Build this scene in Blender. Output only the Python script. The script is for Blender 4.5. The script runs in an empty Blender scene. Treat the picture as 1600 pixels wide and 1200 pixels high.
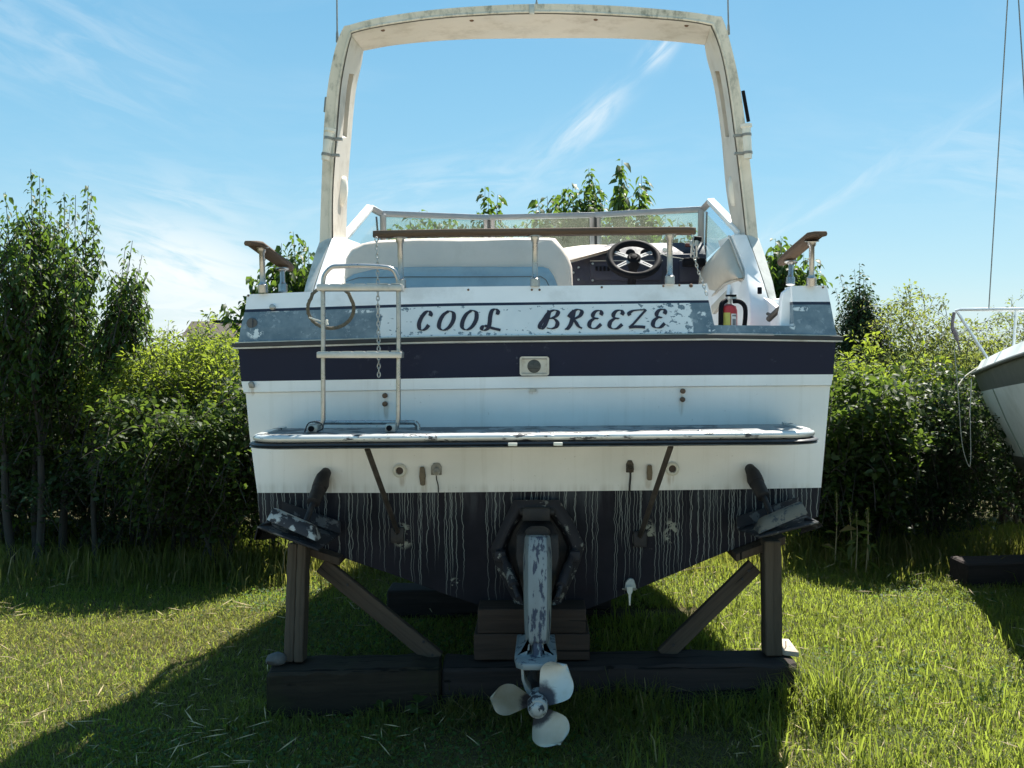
import bpy, bmesh, math, random
import numpy as np
from mathutils import Vector, Matrix

# ------------------------------------------------------------------ camera, sky, sun, exposure
scene = bpy.context.scene
R = math.radians
F, CX, CY, H = 1570.0, 842.0, 545.0, 1.56        # focal length and principal point in photo pixels, eye height in metres

cam_data = bpy.data.cameras.new('camera')
cam_data.sensor_width = 36.0
cam_data.lens = F / 1600 * 36
cam_data.shift_x = -(CX - 800) / 1600
cam_data.shift_y = -(600 - CY) / 1600
cam_data.clip_start = 0.05
cam_data.clip_end = 3000
cam = bpy.data.objects.new('camera', cam_data)
scene.collection.objects.link(cam)
cam.location = (0, 0, H)
cam.rotation_euler = (R(90), 0, 0)
scene.camera = cam

SUN_AZ, SUN_EL = R(29), R(58)                     # azimuth clockwise from +Y
world = bpy.data.worlds.new('World')
scene.world = world
world.use_nodes = True
wt = world.node_tree
wt.nodes.clear()


class NT:
    """small helper that writes shader nodes"""
    def __init__(self, tree):
        self.t = tree

    def node(self, typ, **props):
        n = self.t.nodes.new(typ)
        for k, v in props.items():
            setattr(n, k, v)
        return n

    def put(self, sock, v):
        if isinstance(v, bpy.types.NodeSocket):
            self.t.links.new(v, sock)
        elif v is not None:
            if isinstance(v, (tuple, list)) and len(v) == 3 and sock.type == 'RGBA':
                v = tuple(v) + (1.0,)
            sock.default_value = v

    def math(self, op, a, b=None, c=None, clamp=False):
        n = self.node('ShaderNodeMath', operation=op, use_clamp=clamp)
        self.put(n.inputs[0], a)
        if b is not None: self.put(n.inputs[1], b)
        if c is not None: self.put(n.inputs[2], c)
        return n.outputs[0]

    def vmath(self, op, a, b=None):
        n = self.node('ShaderNodeVectorMath', operation=op)
        self.put(n.inputs[0], a)
        if b is not None: self.put(n.inputs[1], b)
        return n.outputs['Value'] if op in ('DOT_PRODUCT', 'LENGTH', 'DISTANCE') else n.outputs[0]

    def noise(self, vec, scale=5.0, detail=4.0, rough=0.55, dist=0.0, dim='3D', color=False):
        n = self.node('ShaderNodeTexNoise', noise_dimensions=dim)
        if vec is not None: self.put(n.inputs['Vector'], vec)
        self.put(n.inputs['Scale'], scale)
        self.put(n.inputs['Detail'], detail)
        self.put(n.inputs['Roughness'], rough)
        self.put(n.inputs['Distortion'], dist)
        return n.outputs['Color' if color else 'Fac']

    def smooth(self, v, lo, hi, to0=0.0, to1=1.0):
        n = self.node('ShaderNodeMapRange', interpolation_type='SMOOTHSTEP')
        self.put(n.inputs['Value'], v)
        self.put(n.inputs['From Min'], lo); self.put(n.inputs['From Max'], hi)
        self.put(n.inputs['To Min'], to0); self.put(n.inputs['To Max'], to1)
        return n.outputs[0]

    def mix(self, fac, a, b, blend='MIX'):
        n = self.node('ShaderNodeMix', data_type='RGBA', blend_type=blend)
        self.put(n.inputs[0], fac)
        self.put(n.inputs[6], a); self.put(n.inputs[7], b)
        return n.outputs[2]

    def scale(self, vec, s):
        return self.vmath('MULTIPLY', vec, s)

    def sep(self, vec):
        n = self.node('ShaderNodeSeparateXYZ'); self.put(n.inputs[0], vec)
        return n.outputs[0], n.outputs[1], n.outputs[2]

    def comb(self, x, y, z):
        n = self.node('ShaderNodeCombineXYZ')
        self.put(n.inputs[0], x); self.put(n.inputs[1], y); self.put(n.inputs[2], z)
        return n.outputs[0]

    def obj(self):
        return self.node('ShaderNodeTexCoord').outputs['Object']

    def bump(self, h, strength=0.3, dist=0.01):
        n = self.node('ShaderNodeBump')
        self.put(n.inputs['Height'], h); self.put(n.inputs['Strength'], strength); self.put(n.inputs['Distance'], dist)
        return n.outputs[0]


# sky: Nishita daylight with thin cirrus mixed in by direction
w = NT(wt)
sky = w.node('ShaderNodeTexSky', sky_type='NISHITA')
sky.sun_disc = False
sky.sun_elevation = SUN_EL
sky.sun_rotation = SUN_AZ
sky.altitude = 0.0
sky.air_density = 1.0
sky.dust_density = 0.6
sky.ozone_density = 1.0
dirv = w.node('ShaderNodeTexCoord').outputs['Generated']
dx, dy, dz = w.sep(dirv)


def px_dir(px, py):
    return Vector(((px - CX) / F, 1.0, -(py - CY) / F)).normalized()


def wisp(px, py, ang, l, s, amp, nz=(3.0, 14.0), lo=0.38, hi=0.75):
    """one cirrus streak centred on a direction of the sky, stretched along an angle"""
    c = px_dir(px, py)
    right = Vector((c.y, -c.x, 0)).normalized()
    up = right.cross(c)
    a = right * math.cos(ang) + up * math.sin(ang)
    b = -right * math.sin(ang) + up * math.cos(ang)
    u = w.vmath('DOT_PRODUCT', dirv, tuple(a))
    v = w.vmath('DOT_PRODUCT', dirv, tuple(b))
    f = w.math('GREATER_THAN', w.vmath('DOT_PRODUCT', dirv, tuple(c)), 0.5)
    q = w.math('ADD', w.math('POWER', w.math('ABSOLUTE', w.math('DIVIDE', u, l)), 2.0), w.math('POWER', w.math('ABSOLUTE', w.math('DIVIDE', v, s)), 2.0))
    g = w.math('EXPONENT', w.math('MULTIPLY', q, -1.0))
    n = w.noise(w.comb(w.math('MULTIPLY', u, nz[0]), w.math('MULTIPLY', v, nz[1]), px * 0.013), 4.0, 5.0, 0.6, 0.6)
    m = w.math('MULTIPLY', w.math('MULTIPLY', g, w.smooth(n, lo, hi)), amp)
    return w.math('MULTIPLY', m, f)


zc = w.math('MAXIMUM', dz, 0.0)
# the same thin cirrus all round the sky
cir_uv = w.comb(w.math('DIVIDE', dx, w.math('ADD', zc, 0.22)), w.math('DIVIDE', dy, w.math('ADD', zc, 0.22)), 0.0)
cir = w.noise(w.scale(cir_uv, (0.9, 2.0, 1.0)), 1.3, 6.0, 0.6, 0.9)
mask = w.math('MULTIPLY', w.smooth(cir, 0.45, 0.90), 0.12)
for args in ((915, 195, R(42), 0.042, 0.013, 0.85), (1030, 78, R(48), 0.022, 0.010, 0.85), (850, 255, R(35), 0.04, 0.025, 0.25),
             (1330, 290, R(30), 0.16, 0.010, 0.32), (1500, 210, R(32), 0.08, 0.016, 0.22), (290, 430, R(-14), 0.10, 0.050, 1.0),
             (360, 500, R(0), 0.16, 0.045, 0.95), (300, 350, R(-12), 0.12, 0.05, 0.35), (90, 60, R(-20), 0.13, 0.06, 0.22),
             (1540, 250, R(-10), 0.10, 0.04, 0.25), (660, 300, R(10), 0.2, 0.03, 0.3)):
    mask = w.math('MAXIMUM', mask, wisp(*args, lo=0.22 if args[1] > 400 else 0.33, hi=0.60 if args[1] > 400 else 0.72))
# pale summer air: nearly white low on the horizon, light blue above, over the Nishita sky
air = w.node('ShaderNodeValToRGB')
w.put(air.inputs[0], zc)
cr = air.color_ramp
cr.elements[0].position = 0.0; cr.elements[0].color = (4.2, 5.5, 5.9, 1)
cr.elements[1].position = 1.0; cr.elements[1].color = (1.55, 3.45, 5.6, 1)
for pos, c_ in ((0.07, (2.9, 4.9, 5.8)), (0.17, (1.75, 4.10, 5.6)), (0.33, (1.15, 3.35, 5.15))):
    e_ = cr.elements.new(pos); e_.color = c_ + (1,)
SKY_CLOUD = (6.3, 6.7, 6.8)
col = w.mix(0.80, sky.outputs[0], air.outputs[0])
col = w.mix(mask, col, SKY_CLOUD)
bg = w.node('ShaderNodeBackground')
w.put(bg.inputs['Color'], col)
w.put(bg.inputs['Strength'], 0.061)
wo = w.node('ShaderNodeOutputWorld')
wt.links.new(bg.outputs[0], wo.inputs[0])

sun_data = bpy.data.lights.new('sun', 'SUN')
sun_data.energy = 5.0
sun_data.angle = R(0.5)
sun_data.color = (1.0, 0.95, 0.86)
sun = bpy.data.objects.new('sun', sun_data)
scene.collection.objects.link(sun)
sun_vec = Vector((math.sin(SUN_AZ) * math.cos(SUN_EL), math.cos(SUN_AZ) * math.cos(SUN_EL), math.sin(SUN_EL)))
sun.rotation_euler = sun_vec.to_track_quat('Z', 'Y').to_euler()
sun.location = sun_vec * 40

scene.view_settings.view_transform = 'Standard'
scene.view_settings.look = 'None'
scene.view_settings.gamma = 1.0
scene.view_settings.use_curve_mapping = False
scene.view_settings.exposure = 1.35
scene.render.engine = 'CYCLES'
scene.cycles.max_bounces = 8
scene.cycles.transparent_max_bounces = 12

random.seed(7)
rng = np.random.default_rng(11)


# ------------------------------------------------------------------ geometry helpers
def P(px, py, Y):
    """point of the place that stands at depth Y and is seen at photo pixel (px, py)"""
    return Vector(((px - CX) * Y / F, Y, H - (py - CY) * Y / F))


def srgb(r, g, b):
    f = lambda c: (c / 255 / 12.92) if c / 255 <= 0.04045 else ((c / 255 + 0.055) / 1.055) ** 2.4
    return (f(r), f(g), f(b))


def lerp(a, b, t):
    return a + (b - a) * t


def poly_at(pts, x):
    """piecewise linear y(x)"""
    if x <= pts[0][0]: return pts[0][1]
    for (x0, y0), (x1, y1) in zip(pts, pts[1:]):
        if x <= x1:
            return lerp(y0, y1, (x - x0) / (x1 - x0))
    return pts[-1][1]


def catmull(pts, n=6, closed=False):
    out = []
    m = len(pts)
    rngs = range(m if closed else m - 1)
    for i in rngs:
        p0 = pts[(i - 1) % m] if (closed or i > 0) else pts[0]
        p1 = pts[i]; p2 = pts[(i + 1) % m]
        p3 = pts[(i + 2) % m] if (closed or i + 2 < m) else pts[-1]
        for k in range(n):
            t = k / n
            out.append(0.5 * ((2 * p1) + (p2 - p0) * t + (2 * p0 - 5 * p1 + 4 * p2 - p3) * t * t + (3 * p1 - p0 - 3 * p2 + p3) * t ** 3))
    if not closed:
        out.append(pts[-1].copy())
    return out


class MB:
    def __init__(self):
        self.v = []; self.f = []; self.m = []

    def add(self, verts, faces, mat=0):
        o = len(self.v)
        self.v += [Vector(p) for p in verts]
        self.f += [tuple(i + o for i in f) for f in faces]
        self.m += [mat] * len(faces)
        return self

    def box(self, c, s, rot=None, mat=0):
        c = Vector(c)
        vs = []
        for k in (-.5, .5):
            for j in (-.5, .5):
                for i in (-.5, .5):
                    p = Vector((i * s[0], j * s[1], k * s[2]))
                    if rot is not None: p = rot @ p
                    vs.append(c + p)
        return self.add(vs, [(0, 2, 3, 1), (4, 5, 7, 6), (0, 1, 5, 4), (2, 6, 7, 3), (0, 4, 6, 2), (1, 3, 7, 5)], mat)

    def tube(self, pts, r, n=8, closed=False, mat=0, cap=True):
        pts = [Vector(p) for p in pts]
        m = len(pts)
        rs = r if isinstance(r, (list, tuple)) else [r] * m
        vs = []
        prev = None
        for i, p in enumerate(pts):
            if closed:
                t = pts[(i + 1) % m] - pts[i - 1]
            else:
                t = pts[min(i + 1, m - 1)] - pts[max(i - 1, 0)]
            t.normalize()
            if prev is None:
                ref = Vector((0, 0, 1)) if abs(t.z) < 0.9 else Vector((1, 0, 0))
                u = t.cross(ref).normalized()
            else:
                u = (prev - t * prev.dot(t))
                u = u.normalized() if u.length > 1e-6 else t.orthogonal().normalized()
            prev = u
            q = t.cross(u)
            for k in range(n):
                a = 2 * math.pi * k / n
                vs.append(p + (u * math.cos(a) + q * math.sin(a)) * rs[i])
        fs = []
        for i in range(m if closed else m - 1):
            a, b = i * n, ((i + 1) % m) * n
            for k in range(n):
                fs.append((a + k, a + (k + 1) % n, b + (k + 1) % n, b + k))
        if cap and not closed:
            fs.append(tuple(range(n - 1, -1, -1)))
            fs.append(tuple((m - 1) * n + k for k in range(n)))
        return self.add(vs, fs, mat)

    def lathe(self, prof, origin, axis, n=20, mat=0):
        """prof: (radius, height along axis)"""
        axis = Vector(axis).normalized(); u = axis.orthogonal().normalized(); q = axis.cross(u)
        o = Vector(origin); vs = []
        for r_, h_ in prof:
            for k in range(n):
                a = 2 * math.pi * k / n
                vs.append(o + axis * h_ + (u * math.cos(a) + q * math.sin(a)) * max(r_, 1e-5))
        fs = []
        for i in range(len(prof) - 1):
            for k in range(n):
                fs.append((i * n + k, i * n + (k + 1) % n, (i + 1) * n + (k + 1) % n, (i + 1) * n + k))
        fs.append(tuple(range(n - 1, -1, -1)))
        fs.append(tuple((len(prof) - 1) * n + k for k in range(n)))
        return self.add(vs, fs, mat)

    def prism(self, outline, off, mat=0):
        """closed outline pushed along an offset"""
        off = Vector(off); n = len(outline)
        vs = [Vector(p) for p in outline] + [Vector(p) + off for p in outline]
        fs = [tuple(range(n)), tuple(range(2 * n - 1, n - 1, -1))]
        for k in range(n):
            fs.append((k, k + n, (k + 1) % n + n, (k + 1) % n))
        return self.add(vs, fs, mat)

    def loft(self, rings, closed_ring=True, cap=True, mat=0):
        n = len(rings[0]); vs = [p for r_ in rings for p in r_]; fs = []
        for i in range(len(rings) - 1):
            for k in range(n if closed_ring else n - 1):
                fs.append((i * n + k, i * n + (k + 1) % n, (i + 1) * n + (k + 1) % n, (i + 1) * n + k))
        if cap and closed_ring:
            fs.append(tuple(range(n - 1, -1, -1)))
            fs.append(tuple((len(rings) - 1) * n + k for k in range(n)))
        return self.add(vs, fs, mat)

    def build(self, name, mats, parent=None, bevel=0.0, smooth=35, seg=2):
        if not isinstance(mats, (list, tuple)): mats = [mats]
        org = world_of(parent)
        me = bpy.data.meshes.new(name)
        me.from_pydata([tuple(p - org) for p in self.v], [], self.f)
        for m_ in mats: me.materials.append(m_)
        me.polygons.foreach_set('material_index', self.m)
        bm = bmesh.new(); bm.from_mesh(me)
        bmesh.ops.remove_doubles(bm, verts=bm.verts, dist=1e-5)
        bmesh.ops.recalc_face_normals(bm, faces=bm.faces)
        if bevel > 0:
            es = [e for e in bm.edges if len(e.link_faces) == 2 and e.calc_face_angle(0) > 0.5]
            bmesh.ops.bevel(bm, geom=es, offset=bevel, segments=seg, affect='EDGES', clamp_overlap=True, profile=0.5)
        bm.to_mesh(me); bm.free()
        if smooth:
            me.polygons.foreach_set('use_smooth', [True] * len(me.polygons))
            me.set_sharp_from_angle(angle=R(smooth))
        o = bpy.data.objects.new(name, me)
        scene.collection.objects.link(o)
        if parent is not None: o.parent = parent
        return o


ORIGIN = {}


def world_of(o):
    p = Vector((0, 0, 0))
    while o is not None:
        p = p + o.location; o = o.parent
    return p


def thing(name, label, cat, loc=(0, 0, 0), group=None):
    o = bpy.data.objects.new(name, None)
    scene.collection.objects.link(o)
    o.location = loc
    o.empty_display_size = 0.1
    return tag(o, label, cat, group)


def tag(o, label, cat, group=None):
    o['label'] = label; o['category'] = cat
    if group: o['group'] = group
    return o


def solo(mb, name, mats, label, cat, loc, group=None, **kw):
    """a thing that is one mesh, with its origin at loc"""
    loc = Vector(loc)
    mb.v = [p - loc for p in mb.v]
    o = mb.build(name, mats, None, **kw)
    o.location = loc
    return tag(o, label, cat, group)


def beam(name, p0, p1, wd, dp, mat, parent=None, up=(0, 1, 0), bevel=0.006, seg=1, rough=0.0, tops=None):
    """a squared timber from p0 to p1; its own local Z runs along the grain"""
    p0, p1 = Vector(p0), Vector(p1)
    ax = (p1 - p0); L = ax.length; ax.normalize()
    upv = Vector(up); x = upv.cross(ax).normalized(); y = ax.cross(x)
    nseg = 14
    mb = MB(); rings = []
    for i in range(nseg + 1):
        z = L * i / nseg
        j = [(random.uniform(-1, 1) * rough, random.uniform(-1, 1) * rough) for _ in range(4)]
        rings.append([Vector((sx * wd / 2 + j[k][0], sy * dp / 2 + j[k][1], z)) for k, (sx, sy) in enumerate(((-1, -1), (1, -1), (1, 1), (-1, 1)))])
    mb.loft(rings)
    o = mb.build(name, mat, None, bevel=bevel, seg=seg)
    M = Matrix((x, y, ax)).transposed().to_4x4()
    M.translation = p0 - world_of(parent)
    o.matrix_local = M
    if parent is not None: o.parent = parent
    return o


# ------------------------------------------------------------------ materials
def mat_base(name):
    m = bpy.data.materials.new(name)
    m.use_nodes = True
    t = NT(m.node_tree)
    m.node_tree.nodes.clear()
    out = t.node('ShaderNodeOutputMaterial')
    b = t.node('ShaderNodeBsdfPrincipled')
    m.node_tree.links.new(b.outputs[0], out.inputs[0])
    return m, t, b, out


def plain(name, col, rough=0.45, metal=0.0, var=0.12, scale=9.0, dirt=None, dirt_amt=0.35, dirt_scale=3.0, bump=0.0, bscale=60.0, stretch=(1, 1, 1), rough_var=0.12, spec=0.5):
    m, t, b, out = mat_base(name)
    v = t.scale(t.obj(), stretch)
    n = t.noise(v, scale, 5.0, 0.6)
    f = t.smooth(n, 0.25, 0.75, 1 - var, 1 + var)
    c = t.mix(1.0, col, t.comb(f, f, f), 'MULTIPLY')
    if dirt:
        d = t.math('MULTIPLY', t.smooth(t.noise(v, dirt_scale, 7.0, 0.68), 0.46, 0.72), dirt_amt)
        c = t.mix(d, c, dirt)
    t.put(b.inputs['Base Color'], c)
    t.put(b.inputs['Roughness'], t.smooth(n, 0.2, 0.8, max(0.02, rough - rough_var), min(1, rough + rough_var)))
    t.put(b.inputs['Metallic'], metal)
    t.put(b.inputs['Specular IOR Level'], spec)
    if bump:
        t.put(b.inputs['Normal'], t.bump(t.noise(v, bscale, 3.0), bump, 0.01))
    return m


M = {}
M['gelcoat'] = plain('gelcoat_white', (0.70, 0.71, 0.69), 0.38, var=0.05, scale=2.2, dirt=(0.42, 0.40, 0.33), dirt_amt=0.22, dirt_scale=3.5)
M['deck_white'] = plain('deck_white', (0.78, 0.79, 0.79), 0.5, var=0.05, scale=4, dirt=(0.35, 0.34, 0.30), dirt_amt=0.30, dirt_scale=5)
M['foot_grey'] = plain('arch_foot_fibreglass', (0.50, 0.50, 0.46), 0.6, var=0.10, scale=5, dirt=(0.20, 0.20, 0.17), dirt_amt=0.6, dirt_scale=9)
M['black_rubber'] = plain('black_rubber', (0.012, 0.013, 0.017), 0.45, var=0.25, dirt=(0.06, 0.06, 0.06), dirt_amt=0.3)
M['stripe'] = plain('navy_pinstripe', (0.010, 0.012, 0.030), 0.4, var=0.2)
M['steel'] = plain('stainless_steel', (0.38, 0.37, 0.36), 0.30, metal=0.9, var=0.10, scale=30, dirt=(0.20, 0.16, 0.12), dirt_amt=0.30, dirt_scale=40, rough_var=.06)
M['dull_alloy'] = plain('dull_aluminium', (0.46, 0.45, 0.42), 0.45, metal=0.75, var=0.12, scale=18, dirt=(0.22, 0.19, 0.15), dirt_amt=0.5, dirt_scale=10)
M['frame_alloy'] = plain('windscreen_aluminium', (0.32, 0.32, 0.33), 0.42, metal=0.6, var=0.08, dirt=(0.25, 0.24, 0.22), dirt_amt=0.3, dirt_scale=12)
M['frame_white'] = plain('white_painted_frame', (0.78, 0.78, 0.76), 0.4, var=0.05)
M['cream_vinyl'] = plain('cream_vinyl', (0.62, 0.53, 0.45), 0.55, var=0.06, scale=3, dirt=(0.42, 0.36, 0.28), dirt_amt=0.34, dirt_scale=4, bump=0.35, bscale=9)
M['blue_vinyl'] = plain('faded_blue_vinyl', (0.27, 0.38, 0.44), 0.55, var=0.10, scale=4, dirt=(0.16, 0.22, 0.26), dirt_amt=0.4, dirt_scale=7, bump=0.10, bscale=30)
M['beige_vinyl'] = plain('weathered_beige_vinyl', (0.47, 0.43, 0.36), 0.6, var=0.08, scale=3, dirt=(0.30, 0.26, 0.20), dirt_amt=0.4, dirt_scale=5, bump=0.12, bscale=22)
M['dash_navy'] = plain('navy_dash_vinyl', (0.010, 0.012, 0.028), 0.6, var=0.4, scale=14, dirt=(0.022, 0.024, 0.036), dirt_amt=0.6, dirt_scale=11, bump=0.15, bscale=120)
M['dash_black'] = plain('black_plastic', (0.006, 0.006, 0.008), 0.65, var=0.2, dirt=(0.02, 0.02, 0.02), dirt_amt=0.2, spec=.1)
M['wheel_silver'] = plain('brushed_silver', (0.27, 0.27, 0.27), 0.55, metal=0.3, var=0.06)
M['dark_fitting'] = plain('dark_bronze_fitting', (0.055, 0.045, 0.036), 0.55, metal=0.3, var=0.35, scale=30, dirt=(0.20, 0.16, 0.11), dirt_amt=0.55, dirt_scale=26)
M['grey_fitting'] = plain('grey_fitting', (0.26, 0.26, 0.24), 0.5, metal=0.4, var=0.25, scale=30, dirt=(0.10, 0.08, 0.06), dirt_amt=0.6, dirt_scale=30)
M['anode'] = plain('corroded_zinc', (0.19, 0.155, 0.11), 0.8, var=0.3, scale=40, dirt=(0.07, 0.05, 0.035), dirt_amt=0.7, dirt_scale=40, bump=0.4, bscale=120)
M['rust_bolt'] = plain('rusty_bolt', (0.14, 0.085, 0.055), 0.8, metal=0.2, var=0.3, scale=60)
M['bracket'] = plain('galvanised_strut', (0.085, 0.072, 0.064), 0.5, metal=0.3, var=0.3, scale=18, dirt=(0.03, 0.025, 0.02), dirt_amt=0.6, dirt_scale=14)
M['recess_dark'] = plain('dark_primer', (0.018, 0.016, 0.018), 0.65, var=0.4, scale=14, dirt=(0.06, 0.045, 0.035), dirt_amt=0.6, dirt_scale=16)
M['red_paint'] = plain('red_enamel', (0.36, 0.022, 0.025), 0.35, var=0.12, dirt=(0.16, 0.03, 0.03), dirt_amt=0.4)
M['paper_white'] = plain('paper_label', (0.66, 0.66, 0.62), 0.6, var=0.08, scale=30)
M['paper_grey'] = plain('label_print', (0.16, 0.17, 0.18), 0.6, var=0.2, scale=60)
M['paper_yellow'] = plain('yellow_green_label', (0.45, 0.45, 0.10), 0.6, var=0.12, scale=30)
M['rope'] = plain('weathered_rope', (0.12, 0.11, 0.085), 0.9, var=0.25, scale=90, dirt=(0.07, 0.055, 0.04), dirt_amt=0.5, dirt_scale=60, bump=0.6, bscale=200)
M['thin_rope'] = plain('pale_thin_rope', (0.42, 0.40, 0.34), 0.9, var=0.2, scale=90)
M['white_plastic'] = plain('yellowed_white_plastic', (0.68, 0.66, 0.58), 0.4, var=0.06, dirt=(0.40, 0.36, 0.27), dirt_amt=0.4, dirt_scale=9)
M['drain_brown'] = plain('brown_through_hull', (0.05, 0.03, 0.022), 0.6, var=0.3, scale=50)
M['lens'] = plain('vent_mesh', (0.06, 0.062, 0.055), 0.55, var=0.35, scale=60, dirt=(0.02, 0.02, 0.02), dirt_amt=0.6, dirt_scale=70)
M['frame_grey'] = plain('vent_frame', (0.44, 0.45, 0.42), 0.45, metal=0.4, var=0.12, dirt=(0.20, 0.18, 0.14), dirt_amt=0.5, dirt_scale=20)
M['bronze'] = plain('worn_bronze_blade', (0.46, 0.46, 0.42), 0.42, metal=0.35, var=0.10, scale=12, dirt=(0.26, 0.22, 0.14), dirt_amt=0.55, dirt_scale=9)
M['sail_white'] = plain('sailboat_gelcoat', (0.76, 0.78, 0.75), 0.42, var=0.05, scale=2, dirt=(0.36, 0.38, 0.32), dirt_amt=0.4, dirt_scale=2.5)
M['sail_grey'] = plain('sailboat_grey_paint', (0.12, 0.125, 0.12), 0.5, var=0.12, dirt=(0.2, 0.2, 0.18), dirt_amt=0.3)
M['sail_green'] = plain('sailboat_bottom_paint', (0.20, 0.25, 0.21), 0.7, var=0.15)
M['roof_brown'] = plain('brown_shingles', (0.085, 0.066, 0.054), 0.9, var=0.15, scale=8, bump=0.3, bscale=20)
M['wall_tan'] = plain('tan_siding', (0.42, 0.38, 0.31), 0.8, var=0.06)
M['window_glass'] = plain('dark_window', (0.03, 0.035, 0.04), 0.1, var=0.1)
M['stone'] = plain('grey_stone', (0.09, 0.09, 0.088), 0.9, var=0.25, scale=20, bump=0.5, bscale=60)
M['dry_stalk'] = plain('dry_stalk', (0.34, 0.27, 0.15), 0.85, var=0.25, scale=20)
M['green_stem'] = plain('green_stem', (0.10, 0.13, 0.05), 0.8, var=0.25, scale=20)
M['bark'] = plain('grey_brown_bark', (0.045, 0.036, 0.028), 0.9, var=0.3, scale=14, stretch=(1, 1, 0.3), bump=0.5, bscale=40)
M['letter_ink'] = plain('dark_vinyl_letter', (0.018, 0.013, 0.024), 0.5, var=0.3, scale=30)


def chipped(name, light, dark, thr=0.5, scale=22.0, rough=0.42, metal=0.0, stretch=(1, 1, 1), soft=0.02, big=2.5, bigw=0.35):
    """pale paint flaked away from a dark coat beneath"""
    m, t, b, out = mat_base(name)
    v = t.scale(t.obj(), stretch)
    n = t.math('ADD', t.math('MULTIPLY', t.noise(v, scale, 6.0, 0.68), 1 - bigw), t.math('MULTIPLY', t.noise(v, scale / big, 3.0, 0.5), bigw))
    k = t.smooth(n, thr - soft, thr + soft)
    g = t.smooth(t.noise(v, 8, 4), 0.2, 0.8, 0.82, 1.14)
    c = t.mix(1.0, t.mix(k, light, dark), t.comb(g, g, g), 'MULTIPLY')
    t.put(b.inputs['Base Color'], c)
    t.put(b.inputs['Roughness'], t.smooth(k, 0, 1, rough, min(1, rough + 0.25)))
    t.put(b.inputs['Metallic'], metal)
    t.put(b.inputs['Normal'], t.bump(k, 0.35, -0.002))
    return m


M['chip_trim'] = chipped('chipped_platform_trim', (0.60, 0.60, 0.57), (0.055, 0.055, 0.06), 0.555, 26.0, 0.30, 0.35, (0.6, 1, 2.0))
M['chip_drive'] = chipped('chipped_drive_paint', (0.205, 0.235, 0.245), (0.045, 0.055, 0.085), 0.560, 38.0, 0.55, 0.1, (1.5, 1.5, 0.40), bigw=0.5, big=4.0)
M['chip_gimbal'] = chipped('chipped_gimbal_paint', (0.24, 0.235, 0.21), (0.022, 0.020, 0.026), 0.43, 22.0, 0.5, 0.0, (1, 1, 1))
M['chip_tab'] = chipped('chipped_trim_tab_paint', (0.40, 0.41, 0.40), (0.030, 0.032, 0.040), 0.505, 22.0, 0.45, 0.2, (1, 1, 1), bigw=0.5)
M['tab_grime'] = chipped('grimy_trim_tab_paint', (0.13, 0.125, 0.105), (0.05, 0.06, 0.068), 0.54, 20.0, 0.7, 0.0)
M['chip_plate'] = chipped('weathered_tab_plate', (0.10, 0.105, 0.11), (0.028, 0.028, 0.034), 0.46, 18.0, 0.5, 0.4)
M['platform_top'] = chipped('weathered_platform_top', (0.22, 0.23, 0.23), (0.10, 0.105, 0.11), 0.5, 9.0, 0.5, 0.0)


def navy_band():
    m, t, b, out = mat_base('faded_navy_gelcoat')
    v = t.obj()
    n = t.noise(v, 3.0, 5.0)
    c = t.mix(t.smooth(n, 0.3, 0.75), (0.0080, 0.0120, 0.031), (0.014, 0.0185, 0.039))
    sp = t.math('MULTIPLY', t.smooth(t.noise(v, 16.0, 7.0, 0.7), 0.58, 0.67), t.smooth(t.noise(v, 2.3, 2.0), 0.52, 0.66))
    c = t.mix(t.math('MULTIPLY', sp, 0.75), c, (0.12, 0.14, 0.17))
    t.put(b.inputs['Base Color'], c); t.put(b.inputs['Roughness'], t.smooth(n, 0.2, 0.8, 0.42, 0.6)); t.put(b.inputs['Specular IOR Level'], 0.16)
    return m


M['navy'] = navy_band()

BOAT = Vector((0, 4.42, 0))          # where the boat's own origin stands


def blob(t, x, z, px, py, rx, rz, soft=0.3):
    """soft ellipse on the transom round the spot seen at (px, py), in the boat's own coordinates"""
    c = P(px, py, 4.44)
    q = t.math('ADD', t.math('POWER', t.math('DIVIDE', t.math('SUBTRACT', x, c.x), rx), 2.0), t.math('POWER', t.math('DIVIDE', t.math('SUBTRACT', z, c.z), rz), 2.0))
    return t.smooth(q, 1 - soft, 1 + soft, 1.0, 0.0)


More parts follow.
